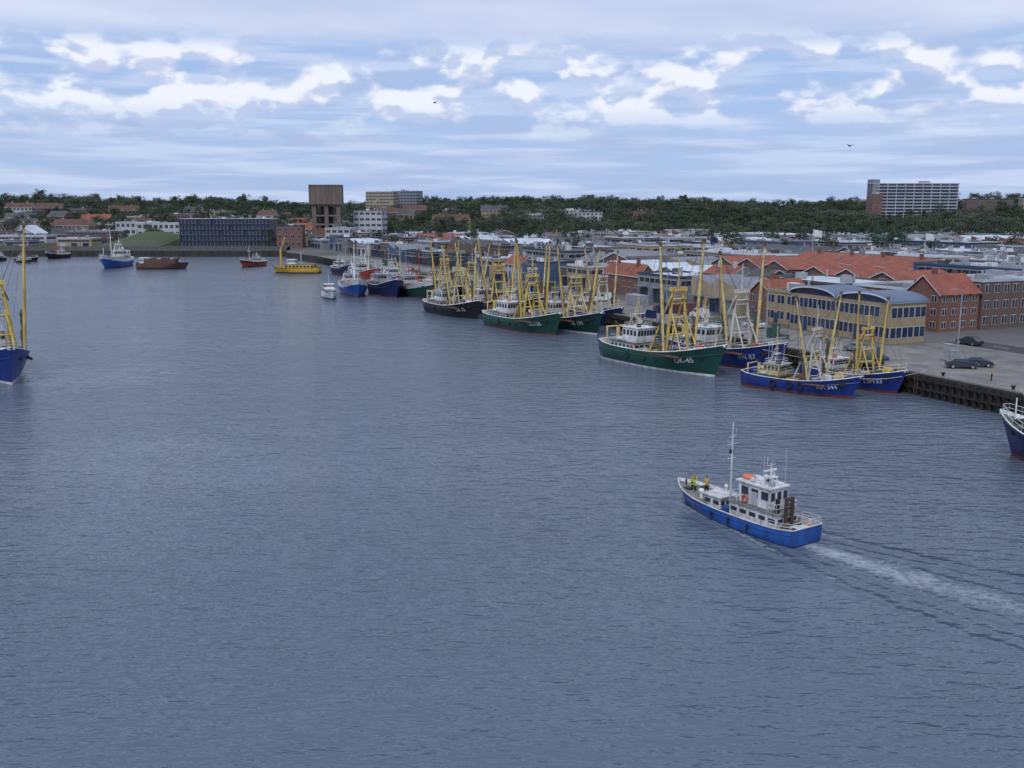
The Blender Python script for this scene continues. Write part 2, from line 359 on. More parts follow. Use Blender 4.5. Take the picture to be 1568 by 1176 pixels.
# ------------------------------------------------------------ trawlers
T=trawler
T('beam_trawler',25.0,158.6,R(-57),28,7.6,2.8,GREEN,boot=WHITE,mast=CREAMY,gcol=YEL,txt='UK-45',boomh=20.5,seed=1,cap=WHITE,lean=.05)
T('beam_trawler',36.2,162.5,R(-60),27,7.2,2.7,BLUE,boot=REDP,mast=CREAMY,gcol=OFFW,txt='VN 87',boomh=19.5,seed=2,top=BLUE,cap=WHITE,lean=.07)
T('beam_trawler',41.3,137.0,R(-46),18,5.4,1.9,BLUE,boot=REDP,mast=CREAMY,gcol=OFFW,txt='HA 244',boomh=14.5,seed=3,bow=1.75,cap=WHITE,wm=CREAMY,lean=.1,trim=BBLUE)
T('beam_trawler',50.3,141.5,R(-60),18,5.6,2.0,BLUE,boot=REDP,mast=YEL,txt='TX 133',boomh=13.8,seed=4,bow=1.8,cap=WHITE,wm=WHITE,lean=.05)
T('beam_trawler',2.8,207.5,R(-57),27,7.2,2.6,GREEN,boot=REDP,mast=YEL,txt='GO-26',boomh=18.5,seed=5,cap=WHITE,lean=.05)
T('beam_trawler',12.2,208.5,R(-61),26,7.2,2.6,DGREEN,boot=WHITE,mast=YEL,gcol=CREAMY,txt='UK 191',boomh=18,seed=6,cap=WHITE,lean=.12)
T('beam_trawler',19.2,219,R(-65),22,5.6,2.5,NAVY,mast=CREAMY,gcol=OFFW,boomh=17,seed=7)
T('beam_trawler',-13.5,236,R(-59),26,7.2,2.5,BLACK,boot=DGREEN,mast=CREAMY,txt='UK 12',boomh=17.5,seed=8,cap=WHITE,lean=.08)
T('beam_trawler',-4.4,241,R(-61),26,7,2.6,NAVY,mast=YEL,boomh=19,seed=9,txt='Z 98',lean=.13)
T('beam_trawler',4.0,246,R(-64),24,6.2,2.5,GREEN,mast=CREAMY,gcol=OFFW,boomh=17,seed=10)
T('stern_trawler',-28,287,R(-62),25,7.4,2.9,GREEN,boot=REDP,mast=RED,gear='x',boomh=15,seed=11,cap=WHITE,top=WHITE)
T('stern_trawler',-37,290.5,R(-68),26,7.2,3.0,NAVY,boot=REDP,mast=STEEL,gear='x',boomh=14,seed=12,wm=STEEL)
T('stern_trawler',-47,292,R(-75),26,7.6,2.9,BBLUE,boot=REDP,mast=WHITE,gear='x',boomh=15,seed=13,top=WHITE)
T('beam_trawler',-20,277,R(-62),25,6.6,2.5,NAVY,mast=YEL,boomh=18,seed=14)
T('beam_trawler',-12,273,R(-64),25,6.4,2.5,BLACK,mast=CREAMY,boomh=17,seed=15,lean=.13)
T('stern_trawler',-38,327,R(-64),25,7,2.6,BLUE,mast=CREAMY,gear='x',boomh=15,seed=16)
T('stern_trawler',-52,352,R(-64),25,7,2.6,RED,mast=WHITE,gear='x',boomh=15,seed=17)
T('stern_trawler',-64,376,R(-64),22,6,2.6,NAVY,mast=STEEL,gear='x',boomh=14,seed=27)
T('beam_trawler',-80.6,151.6,R(-54),28,7.8,3.1,BLUE,boot=WHITE,mast=YEL,txt='Z 85',boomh=23,seed=18,cap=WHITE,sides=(1,-1),lean=.02)
T('stern_trawler',56.5,93.0,R(114),21,6,2.4,NAVY,boot=REDP,mast=WHITE,gear='x',boomh=9,seed=19,top=NAVY,cap=WHITE,sides=(1,),txt=None)
T('coaster_ship',-171,424,R(-86),32,8.5,3.2,BBLUE,boot=REDP,mast=WHITE,gear='x',boomh=17,seed=20,top=WHITE)
T('tug_boat',-113,428,R(-112),16,6,2.1,RED,boot=BLACK,mast=WHITE,gear='x',boomh=9,seed=21,top=BLACK,bow=1.6)
T('tug_boat',-228,494,R(-100),17,6,2.1,BLACK,boot=REDP,mast=RED,gear='x',boomh=10,seed=22,bow=1.6)
T('tug_boat',-230,468,R(-20),14,4.4,1.4,BLACK,mast=RUST,gear='x',boomh=8,seed=23,bow=1.7)
T('tug_boat',-246,474,R(-70),14,4.4,1.4,NAVY,mast=STEEL,gear='x',boomh=10,seed=24,bow=1.7)
T('tug_boat',-225,455,R(-30),10,3.4,1.1,BLACK,mast=STEEL,gear='x',boomh=5,seed=25,bow=1.7)
# yellow work vessel
r=empty('yellow_work_barge',(-85,388,0),R(178)); YB=M('bright_yellow',(.62,.4,.05),.5,.2,1,streak=True)
h=Hull(19,6.5,1.9,1.25,1.2,stern=.95); build_hull(h,r,(BLACK,YB,YB),DECK,YB,BLACK)
mb=MB(); cabin(mb,-7.5,4,2.4,1.2,3.4,YB,0,(2.2,3.0),nws=8,roofm=DECK); cabin(mb,0,3,1.7,3.5,5.2,WHITE,.2,(4.2,4.9)); mb.tube((-2,0,3.5),(-2,0,8),.1,WHITE); mb.obj('superstructure',r)
mb=MB(); mb.tube((6,0,1.2),(6,0,9),.4,YB,n=8); mb.tube((6,0,8.8),(4,0,14),.25,YB,n=6); mb.obj('crane',r)
HR=M('hold_red',(.11,.06,.06),.8)
r=empty('cargo_barge',(-146,413,0),R(3)); h=Hull(21,7,2.3,1.15,1.5,stern=.95); build_hull(h,r,(BLACK,RUST,HR),RUST,RUST,BLACK)
mb=MB(); mb.box((-1,0,2.8),(13,4.8,2.6),HR); cabin(mb,-9.5,-6,2,1.3,4.6,WHITE,0,(3.3,4)); mb.tube((4,0,2),(4,0,9),.15,RUST); mb.tube((9,0,2),(9,0,6),.1,RUST)
for i in range(8): mb.box((-7+1.8*i,0,4.2),(1.2,4.4,random.uniform(.2,1.2)),random.choice([RUST,HR,STEEL,DECK]))
mb.obj('hold_and_wheelhouse',r)
r=empty('motor_cruiser',(-52,280,0),R(-70)); h=Hull(11,3.6,1.4,1.5,1.2); build_hull(h,r,(NAVY,WHITE,WHITE),OFFW,WHITE,WHITE,.6)
mb=MB(); cabin(mb,-3,2,1.3,.8,2.7,WHITE,-.4,(1.7,2.4)); cabin(mb,-3,0,1.2,2.8,3.9,WHITE,-.3,(3.2,3.7)); mb.tube((-1.5,0,3.9),(-1.5,0,6.5),.05,WHITE); mb.obj('cabin',r)
# ------------------------------------------------------------ foreground boat
fx,fy=18.95,78.9; fang=math.atan2(.832,-.555); FS=.93
fb=empty('fishing_boat',(fx,fy,0),fang); fb.scale=(FS,FS,FS)
h=Hull(15.6,4.6,1.3,1.65,1.0,stern=.78)
LW=M('light_grey_white_paint',(.58,.61,.65),.5,.2,1.6,streak=True,dirt=(.33,.32,.3))
dz=build_hull(h,fb,(NAVY,BBLUE,BBLUE),DECK,LW,LW,.65,bootz=.1)
hull_text(h,fb,'KW 87',.5,.80,(1,),.6)
mb=MB(); zd=.78
cabin(mb,-5.6,-.2,1.35,zd,zd+1.4,LW,0,(zd+.65,zd+1.0),nws=5,roofm=DECK)
cabin(mb,-4.6,-1.2,1.15,zd+1.5,zd+3.4,LW,.25,(zd+2.35,zd+3.05),nwf=4,nws=3)
mb.box((-2.9,1.19,zd+2.2),(.7,.05,1.2),M('door_grey',(.35,.37,.4),.5))
mb.torus((-1.9,1.28,zd+1.95),.3,.075,RED)
cabin(mb,1.3,3.4,.95,zd+.1,zd+1.1,LW,-.1,(zd+.45,zd+.8),nws=2,nwf=2)
mb.box((-2.6,0,zd+1.55),(4.6,2.5,.06),DECK)
mb.box((-1.0,0,zd+.75),(.1,2.72,.12),BBLUE)
for xx in(-5.2,-3.9,-2.6,-1.3): mb.box((xx,1.36,zd+.7),(.05,.04,1.3),STEEL)
mb.obj('wheelhouse',fb)
mb=MB()
mb.ball((-1.3,.2,zd+3.65),.5,ORANGE,(1.5,1,.42),10,6,.06)
mb.tube((1.0,0,zd),(1.0,0,8.9),.11,LW,.04,n=8)
for z,w in((6.9,.75),(7.6,.45),(5.6,.5)): mb.tube((1,-w,z),(1,w,z),.025,WHITE,n=5)
mb.tube((1,0,7.0),(1.7,0,7.0),.02,WHITE,n=4); mb.tube((1,-.4,7.6),(1,-.4,8.2),.02,WHITE,n=4); mb.box((1.1,0,6.2),(.25,.3,.35),BLACK); mb.box((1.1,0,4.6),(.25,.25,.3),STEEL)
mb.tube((-3.6,0,zd+3.5),(-3.6,0,zd+5.4),.1,WHITE,.06,n=8); mb.box((-3.5,0,zd+4.7),(.15,1.5,.14),WHITE); mb.ball((-3.6,.55,zd+4.2),.26,WHITE); mb.tube((-3.6,-.5,zd+5.2),(-3.6,.5,zd+5.2),.03,WHITE,n=4)
for sd in(1,-1): mb.tube((-4.3,sd*.5,zd+3.4),(-3.6,0,zd+4.9),.04,WHITE,n=5)
mb.box((-3.7,0,zd+4.15),(.6,1.0,.06),WHITE)
mb.tube((-3.6,.5,zd+5.2),(-3.6,.5,zd+6.0),.02,WHITE,n=4); mb.tube((-4.4,-.9,zd+3.5),(-4.4,-.9,zd+6.6),.018,WHITE,n=4); mb.tube((-2,-.9,zd+3.5),(-2,-.9,zd+5.6),.015,WHITE,n=4)
mb.box((-3.0,-.5,zd+3.75),(.5,.4,.35),BLACK); mb.box((-2.2,.7,zd+3.7),(.3,.3,.25),WHITE); mb.box((-4.2,.5,zd+3.7),(.4,.4,.35),STEEL)
for e in((7.0,0,1.95),(-5.5,1.2,zd+1.5),(-5.5,-1.2,zd+1.5),(-3.6,0,zd+5.2)): mb.tube((1,0,8.2),e,.012,WIRE,n=4,cap=False)
mb.obj('mast_and_aerials',fb)
mb=MB()
railing(mb,[(-5.5,-1.3,zd+1.5),(-4.7,-1.3,zd+1.5)],.8,WHITE); railing(mb,[(-5.5,1.3,zd+1.5),(-4.6,1.3,zd+1.5)],.8,WHITE); railing(mb,[(-5.5,-1.3,zd+1.5),(-5.5,1.3,zd+1.5)],.8,WHITE)
railing(mb,[(-1.0,1.3,zd+1.5),(-.25,1.3,zd+1.5),(-.25,-1.3,zd+1.5),(-1,-1.3,zd+1.5)],.8,WHITE)
rp=[(lambda p:(p[0],p[1]*.96,p[2]))(h.pt(q,h.zt(q),s_)) for s_,q in((1,.16),(1,.08),(1,.01),(-1,.01),(-1,.08),(-1,.16))]; railing(mb,rp,.55,WHITE,.022)
for sd in(.55,-.2): mb.tube((-5.9,sd,zd),(-5.9,sd,zd+2.9),.17,M('exhaust_dark',(.06,.045,.04),.6),n=8)
mb.tube((-5.3,.95,zd+1.5),(-5.3,.95,zd+2.7),.2,BLACK,n=8); mb.tube((-5.1,-.8,zd+1.5),(-5.1,-.8,zd+2.5),.18,RUST,n=8)
mb.box((-6.8,0,zd+.3),(.9,1.6,.5),LW); mb.box((-6.4,1.2,zd+.35),(.5,.5,.7),RUST); mb.ball((-6.9,-1.1,zd+.4),.3,ORANGE); mb.box((-7.1,.9,zd+.3),(.5,.6,.5),BLACK); mb.ball((-6.3,-.5,zd+.6),.35,NET,(1.2,1,.6),8,5,.15)
mb.tube((4.3,-.5,1.35),(4.3,.5,1.35),.28,RUST,n=10); mb.box((4.3,0,1.1),(.8,1.3,.3),BLACK)
mb.box((5.9,.5,1.5),(.7,.6,.5),BLACK); mb.box((5.3,-1.0,1.45),(.7,.5,.6),NETG); mb.tube((6.7,0,1.5),(6.7,0,2.3),.08,BLACK,n=6); mb.ball((6.2,-.3,1.5),.35,NET,(1.2,1,.7),8,5,.2)
mb.box((.5,.9,zd+.3),(.7,.6,.6),BBLUE); mb.box((.4,-.8,zd+.3),(.8,.7,.6),STEEL); mb.tube((3.7,.9,zd+.3),(3.7,.9,zd+1.2),.2,WHITE,n=8); mb.ball((3.7,.95,zd+1.25),.26,WHITE)
mb.tube((2.4,-.9,zd),(2.4,-.9,zd+1.6),.12,WHITE,n=8); mb.ball((2.4,-.9,zd+1.7),.2,WHITE); mb.box((.2,.1,zd+.5),(.4,.9,1.0),RUST); mb.box((3.9,-.8,zd+.5),(.5,.6,.8),STEEL)
for q in(.3,.45,.6): 
    p=h.pt(q,.6,1); mb.tube((p[0],p[1]+.15,.45),(p[0],p[1]+.15,1.0),.1,RUBBER,n=8); mb.tube((p[0],p[1]+.1,1),(p[0],p[1]+.05,h.zt(q)),.015,WIRE,n=4)
mb.obj('deck_gear_and_rails',fb)
HIVIS=M('hi_vis_yellow',(.42,.47,.04),.7,.2,6); DKC=M('dark_trousers',(.03,.035,.05),.85,.2,6); HAIR=M('brown_hair',(.06,.035,.02),.8,.2,8); ORJ=M('orange_vest',(.5,.3,.1),.7,.2,6)
def onboat(lx,ly,z):
    c,s=math.cos(fang),math.sin(fang); lx*=FS;ly*=FS; return (fx+lx*c-ly*s,fy+lx*s+ly*c,z*FS)
person('fisherman',onboat(6.0,-.2,1.2),fang+2.6,HIVIS,DKC,HAIR,.3,.9)
person('fisherman',onboat(4.9,-.9,1.0),fang-.6,ORJ,DKC,HAIR,.05,.6)
person('fisherman',onboat(5.25,.2,1.05),fang+1.2,HIVIS,DKC,HAIR,.3,.7)
# ------------------------------------------------------------ land
def QA(a,b): return (60-.414*a+.91*b,116+.91*a+.414*b)
QR=math.atan2(.91,-.414)
QB=4.55
q0=QA(-250,QB); q1=QA(372,QB)
far=513
land=MB()
GND=M('ground_asphalt_gravel',(.12,.12,.118),.9,.3,.03,dirt=(.07,.075,.07))
CON=M('quay_concrete',(.21,.205,.195),.9,.35,.22,dirt=(.11,.11,.11))
WALL=M('quay_wall_dark',(.045,.043,.04),.85,.4,.6,streak=True)
TIM=M('fender_timber',(.028,.025,.022),.8,.4,2)
outline=[q0,q1,(q1[0]-22,q1[1]+38),(-118,far),(-300,far),(-262,400),(-235,350),(-130,165),(-72,75),(-20,-60),(-500,-60),(-3500,1000),(-3500,5000),(4500,5000),(4500,-300),(q0[0]+100,-300)]
land.face([(x,y,3) for x,y in outline][::-1],GND)
for i in range(9):
    a,b=outline[i],outline[i+1]; land.face([(a[0],a[1],-2),(b[0],b[1],-2),(b[0],b[1],3),(a[0],a[1],3)],WALL)
land.obj('ground')
mb=MB()
P=[QA(-250,QB+.02),QA(372,QB+.02),QA(372,22),QA(-250,22)]
mb.face([(*p,3.004) for p in P],CON)
mb.obj('quay_apron')
mb=MB(); RO=M('road_asphalt',(.055,.055,.06),.85,.2,.2)
P=[QA(-60,33),QA(40,33),QA(40,41),QA(-60,41)]; mb.face([(*p,3.008) for p in P],RO)
for i in range(16):
    P=[QA(-60+i*6,36.9),QA(-57+i*6,36.9),QA(-57+i*6,37.05),QA(-60+i*6,37.05)]; mb.face([(*p,3.012) for p in P],WHITE)
for bb in (33.3,40.6):
    P=[QA(-60,bb),QA(40,bb),QA(40,bb+.12),QA(-60,bb+.12)]; mb.face([(*p,3.012) for p in P],WHITE)
mb.obj('road')
mb=MB(); c=QA(-10,27.4); mb.box((*c,3.03),(100,10.6,.1),M('paving',(.17,.165,.16),.9,.25,.3,dirt=(.1,.1,.095)),rz=QR); mb.obj('pavement')
mb=MB()
for bb in(22.0,32.8):
    c=QA(-10,bb); mb.box((*c,3.06),(100,.2,.13),M('kerb_stone',(.32,.32,.3),.8),rz=QR)
mb.obj('kerb')
mb=MB()
for i in range(-80,300):
    a=i*1.2; p=QA(a,QB-.22); mb.box((*p,.9+random.uniform(-.1,.1)),(.42,.4,3.7),TIM,rz=QR)
for z in(2.35,1.1): mb.tube((*QA(-100,QB-.5),z),(*QA(372,QB-.5),z),.16,TIM,n=4)
p0=QA(136,QB+.25); mb.box((*p0,3.1),(470,.5,.2),M('quay_coping',(.2,.2,.19),.8),rz=QR)
for i in range(-4,32):
    p=QA(i*11+4,QB+1.1); mb.tube((*p,3),(*p,3.5),.2,BLACK,n=8); mb.tube((*p,3.45),(*p,3.62),.32,BLACK,n=8)
for i in range(-2,20):
    for dx in(-.25,.25): p=QA(i*18+dx,QB-.62); mb.tube((*p,0),(*p,3.2),.04,RUST,n=4)
mb.obj('quay_wall_fendering')
GR=M('grass',(.05,.08,.03),.95,.4,.05,dirt=(.08,.08,.05))
mb=MB(); RV=M('revetment_stone',(.06,.06,.058),.9,.5,.8)
mb.face([(-300,far+.3,3.0),(-118,far+.3,3.0),(-118,far+9,5.0),(-300,far+9,5.0)],RV); mb.face([(-300,far+9,5.0),(-118,far+9,5.0),(-118,far+14,3.0),(-300,far+14,3.0)],RV); mb.obj('stone_revetment')
mb=MB()
for (x0_,x1_,ya,yb,zt_) in((-232,-192,535,590,11),(-300,-262,532,570,6)):
    nx=12
    for i in range(nx):
        a=x0_+(x1_-x0_)*i/nx;b=x0_+(x1_-x0_)*(i+1)/nx
        e1=math.sin(math.pi*i/nx)**.4 if i else 0; e2=math.sin(math.pi*(i+1)/nx)**.4 if i<nx-1 else 0
        mb.face([(a,ya,3.01),(b,ya,3.01),(b,yb,3.01+(zt_-3)*e2),(a,yb,3.01+(zt_-3)*e1)],GR)
        mb.face([(a,yb,3.01+(zt_-3)*e1),(b,yb,3.01+(zt_-3)*e2),(b,yb+25,3.02),(a,yb+25,3.02)],GR)
mb.obj('grass_bank')
def th(x,y):
    t=min(1,max(0,(y-670)/330)); t=t*t*(3-2*t)
    n=2.6*math.sin(x*.013+1)+1.5*math.sin(x*.031+y*.01)+1.0*math.sin(x*.07+2)
    return 3.0+t*(18+n)
mb=MB()
xs=np.arange(-700,1101,20); ys=np.arange(660,1501,20)
for j in range(len(ys)-1):
    for i in range(len(xs)-1):
        mb.face([(x,y,th(x,y)+.02) for x,y in((xs[i],ys[j]),(xs[i+1],ys[j]),(xs[i+1],ys[j+1]),(xs[i],ys[j+1]))],_M['grass'])
mb.obj('dune_hill')
# ------------------------------------------------------------ trees
def leafset(tag,f):
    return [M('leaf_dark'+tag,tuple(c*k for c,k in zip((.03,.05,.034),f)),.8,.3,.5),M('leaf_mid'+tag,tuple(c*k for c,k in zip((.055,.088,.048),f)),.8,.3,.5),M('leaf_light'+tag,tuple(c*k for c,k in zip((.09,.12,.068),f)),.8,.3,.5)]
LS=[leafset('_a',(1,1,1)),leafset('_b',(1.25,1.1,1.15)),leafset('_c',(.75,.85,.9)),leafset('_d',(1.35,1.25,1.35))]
BARK=M('bark',(.09,.07,.05),.9,.3,3)
def tree_mesh(name,hgt,rad,seed,LEAF,n=15,nl=46,ls=.75):
    rd=np.random.RandomState(seed); mb=MB()
    mb.tube((0,0,-.5),(.1,0,hgt*.45),.28,BARK,.16,n=6); mb.tube((.1,0,hgt*.45),(0,.2,hgt*.85),.16,BARK,.05,n=5)
    for c in range(n):
        th_=rd.uniform(0,6.28); rr=rad*.75*math.sqrt(rd.uniform(0,1)); z=hgt*rd.uniform(.38,.92); rr*= (1-abs(z/hgt-.6)*.9)
        cc=Vector((rr*math.cos(th_),rr*math.sin(th_),z)); 
        if c<6: mb.tube((.05,0,hgt*rd.uniform(.25,.5)),cc,.09,BARK,.03,n=4)
        cr=rad*rd.uniform(.28,.46); mt=LEAF[rd.choice([0,1,1,2])]
        for l in range(nl):
            d=rd.normal(size=3); d/=np.linalg.norm(d); rr2=cr*rd.uniform(.65,1.1)
            p=cc+Vector(d)*rr2; p.z=cc.z+(p.z-cc.z)*.75
            nrm=Vector(d+rd.normal(size=3)*.5).normalized(); a=nrm.orthogonal().normalized(); a=Matrix.Rotation(rd.uniform(0,6.28),3,nrm)@a; b=nrm.cross(a); s=ls*rd.uniform(.5,1.1)
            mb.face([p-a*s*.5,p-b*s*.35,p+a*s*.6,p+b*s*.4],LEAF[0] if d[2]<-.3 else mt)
    o=mb.obj(name); me=o.data; bpy.data.objects.remove(o); return me
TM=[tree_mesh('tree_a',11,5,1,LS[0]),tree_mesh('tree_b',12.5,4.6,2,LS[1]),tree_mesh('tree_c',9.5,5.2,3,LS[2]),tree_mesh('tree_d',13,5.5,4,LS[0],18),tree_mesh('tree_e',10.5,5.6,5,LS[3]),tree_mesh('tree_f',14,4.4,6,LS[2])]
fr=empty('distant_forest',(0,0,0))
for j in range(34):
    Y=672+j*11+ (j*j*.12)
    x=-.56*Y
    while x<.58*Y:
        x+=random.uniform(6.5,11)
        if x<-20 and Y<800 and random.random()<.45: continue
        if x>=-20 and Y<700 and random.random()<.3: continue
        if 300<x<430 and 855<Y<925: continue
        yy=Y+random.uniform(-5,5)
        zone=math.sin(x*.021+Y*.017)+math.sin(x*.05-Y*.03+1)*.7
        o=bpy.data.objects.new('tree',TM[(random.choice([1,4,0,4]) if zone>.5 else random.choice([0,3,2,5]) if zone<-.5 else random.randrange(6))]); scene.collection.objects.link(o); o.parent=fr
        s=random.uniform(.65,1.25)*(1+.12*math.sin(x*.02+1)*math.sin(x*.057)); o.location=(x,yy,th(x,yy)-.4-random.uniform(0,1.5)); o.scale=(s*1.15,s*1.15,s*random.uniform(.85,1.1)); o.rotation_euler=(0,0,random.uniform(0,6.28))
def tree(x,y,s=1,z=3):
    o=bpy.data.objects.new('deciduous_tree',random.choice(TM)); scene.collection.objects.link(o); o.location=(x,y,z-.1); o.scale=(s,s,s); o.rotation_euler=(0,0,random.uniform(0,6))
# ------------------------------------------------------------ buildings
BR1=brick('brick_red',(.19,.08,.06),(.14,.065,.055),(.2,.18,.17)); BR2=brick('brick_brown',(.13,.085,.07),(.11,.07,.06),(.18,.16,.15)); BR3=brick('brick_tan',(.33,.26,.15),(.29,.22,.13),(.25,.23,.2))
BR4=brick('brick_purple',(.12,.075,.07),(.09,.06,.05),(.16,.15,.14))
PW=M('panel_white',(.52,.55,.6),.5,.14,.15,streak=True,corr=2); PG=M('panel_grey',(.24,.27,.31),.5,.12,.2,streak=True,corr=2); PB=M('panel_blue',(.06,.11,.22),.5,.12,.2,streak=True,corr=2); PT=M('panel_tan',(.33,.28,.19),.7,.15,.2)
PD=M('panel_dark',(.05,.06,.08),.5,.2,.2,corr=2)
RT=M('roof_tile_red',(.33,.1,.065),.75,.25,.3,corr=3,dirt=(.2,.07,.05)); RT2=M('roof_tile_brown',(.15,.08,.065),.8,.25,.3,corr=3)
RW=M('roof_light',(.52,.58,.66),.6,.15,.08,dirt=(.3,.34,.4)); RGY=M('roof_grey',(.2,.22,.25),.75,.2,.08); RDK=M('roof_dark',(.08,.085,.095),.8,.25,.08); RBL=M('roof_blue_grey',(.14,.19,.28),.6,.2,.1,corr=2)
DOORM=M('door_dark_blue',(.03,.05,.12),.5,.1,1); DOORL=M('roller_door',(.38,.4,.43),.5,.1,1)
def building(name,cx,cy,rot,w,d,h,wall,roof='flat',rm=RGY,rh=2.5,floors=2,bay=3,z0=3,glass=GLASS,doors=False,ww=.5,wh=.5,axis='x',chim=False,seed=0,style='grid'):
    rd=random.Random(int(cx*7+cy*3)+seed)
    root=empty(name,(cx,cy,z0),rot); mb=MB(); W,D=w/2,d/2
    C=[(-W,-D),(W,-D),(W,D),(-W,D)]
    for i in range(4):
        a,b=C[i],C[(i+1)%4]; mb.face([(*a,-.3),(*b,-.3),(*b,h),(*a,h)],wall)
    rf=MB()
    if roof=='flat':
        mb.face([(x,y,h-.02) for x,y in C],rm)
        pm=rd.choice([wall,RGY,RW,PD])
        for i in range(4):
            a=Vector((*C[i],0));b=Vector((*C[(i+1)%4],0)); m=(a+b)/2; l=(b-a).length; horiz=abs(b.x-a.x)>.1
            rf.box((m.x,m.y,h+.15),(l+.3 if horiz else .3,.3 if horiz else l-.3,.5),pm)
        for i in range(int(w*d/90)+1):
            rf.box((rd.uniform(-W*.8,W*.8),rd.uniform(-D*.8,D*.8),h+.5),(rd.uniform(.8,3),rd.uniform(.8,2.5),rd.uniform(.6,2.2)),rd.choice([RGY,STEEL,WHITE,RDK]))
        if w*d>250 and rd.random()<.6:
            n=int(w/4)
            for i in range(n): rf.box((-W+4*i+2,0,h+.25),(1.3,d*.7,.4),RW if rm is not RW else RGY)
        for i in range(int(w*d/160)+1): xx,yy=rd.uniform(-W*.8,W*.8),rd.uniform(-D*.8,D*.8); rf.tube((xx,yy,h),(xx,yy,h+rd.uniform(1.2,2.6)),.25,STEEL,n=8)
    elif roof in('gable',):
        e=.4
        if axis=='x':
            R0,R1=(-W,0,h+rh),(W,0,h+rh)
            mb.face([(-W,-D,h),(-W,D,h),R0],wall); mb.face([(W,-D,h),(W,D,h),R1],wall)
            for sd in(1,-1):
                s=e*rh/D
                rf.face([(-W-e,sd*(D+e),h-s),(W+e,sd*(D+e),h-s),(W+e,0,h+rh+.03),(-W-e,0,h+rh+.03)],rm)
                rf.face([(-W-e,sd*(D+e),h-s-.2),(W+e,sd*(D+e),h-s-.2),(W+e,sd*(D+e),h-s),(-W-e,sd*(D+e),h-s)],FRAME)
                for xx in(-W-e,W+e): rf.face([(xx,sd*(D+e),h-s-.2),(xx,0,h+rh-.2),(xx,0,h+rh+.03),(xx,sd*(D+e),h-s)],FRAME)
                for i in range(int(w/5)):
                    if rd.random()<.5:
                        xx=-W+5*i+2.5; f=.45; rf.box((xx,sd*D*(1-f),h+rh*f+.06),(1.1,1.3,.1),GLASS,rx=-sd*math.atan2(rh,D))
        else:
            mb.face([(-W,-D,h),(W,-D,h),(0,-D,h+rh)],wall); mb.face([(-W,D,h),(W,D,h),(0,D,h+rh)],wall)
            for sd in(1,-1):
                s=e*rh/W
                rf.face([(sd*(W+e),-D-e,h-s),(sd*(W+e),D+e,h-s),(0,D+e,h+rh+.03),(0,-D-e,h+rh+.03)],rm)
                for yy in(-D-e,D+e): rf.face([(sd*(W+e),yy,h-s-.22),(0,yy,h+rh-.22),(0,yy,h+rh+.03),(sd*(W+e),yy,h-s)],FRAME)
        if chim:
            for xx in ([-W*.6,W*.5] if axis=='x' else [W*.4]): rf.box((xx,D*.15,h+rh*.8+.6),(.9,.7,2.2),wall)
    elif roof=='arch':
        n=12; pts=[]
        for i in range(n+1):
            a=math.pi*(i/n); pts.append((-W*1.04*math.cos(a),h+rh*math.sin(a)**.9))
        for i in range(n):
            (xa,za),(xb,zb)=pts[i],pts[i+1]
            rf.face([(xa,-D-.4,za),(xb,-D-.4,zb),(xb,D+.6,zb),(xa,D+.6,za)],rm)
            for yy in(-D-.4,D+.6): rf.face([(xa,yy,za-.3),(xb,yy,zb-.3),(xb,yy,zb),(xa,yy,za)],RW)
            for yy in(-D,D): mb.face([(xa*.96,yy,h),(xb*.96,yy,h),(xb*.96,yy,zb-.05),(xa*.96,yy,za-.05)],glass)
    elif roof=='saw':
        n=max(2,int(w/7)); sw=w/n
        for i in range(n):
            a=-W+sw*i;b=a+sw
            rf.face([(a,-D,h),(a,D,h),(b,D,h+rh),(b,-D,h+rh)],rm); rf.face([(b,-D,h),(b,D,h),(b,D,h+rh),(b,-D,h+rh)],glass)
            for yy in(-D,D): rf.face([(a,yy,h),(b,yy,h),(b,yy,h+rh)],wall)
    mb.obj('walls',root); rf.obj('roof',root)
    wn=MB(); fh=h/floors
    for side in range(4):
        ln=w if side in(0,2) else d; n=max(1,int(ln/bay)); bw=ln/n
        if style=='none' and side!=2: continue
        for f in range(floors):
            if f==0 and doors and side in(0,2): continue
            if style=='band' and f<floors-1: continue
            for i in range(n if style!='band' else 1):
                if rd.random()<.08 and style!='band': continue
                t=-ln/2+bw*(i+.5); zc=fh*(f+.55); hw=bw*ww/2; hh=fh*wh/2
                if style=='band': t=0; hw=ln*.45; hh=.55; zc=h-1.3
                for o_,gm,g in((.03,FRAME,.08),(.06,glass,0)):
                    q=[(t-hw-g,zc-hh-g),(t+hw+g,zc-hh-g),(t+hw+g,zc+hh+g),(t-hw-g,zc+hh+g)]
                    if side==0: P=[(a,-D-o_,z) for a,z in q]
                    elif side==2: P=[(-a,D+o_,z) for a,z in q]
                    elif side==1: P=[(W+o_,a,z) for a,z in q]
                    else: P=[(-W-o_,-a,z) for a,z in q]
                    wn.face(P,gm)
                ms=[t] if style!='band' else [t-hw+2*hw*u/max(2,int(ln/2.5)) for u in range(1,max(2,int(ln/2.5)))]
                if hw>.5:
                    for t in ms:
                        if side==0: wn.box((t,-D-.08,zc),(.07,.05,hh*2),FRAME)
                        elif side==2: wn.box((-t,D+.08,zc),(.07,.05,hh*2),FRAME)
                        elif side==1: wn.box((W+.08,t,zc),(.05,.07,hh*2),FRAME)
                        else: wn.box((-W-.08,-t,zc),(.05,.07,hh*2),FRAME)
    wn.obj('windows',root)
    dr=MB()
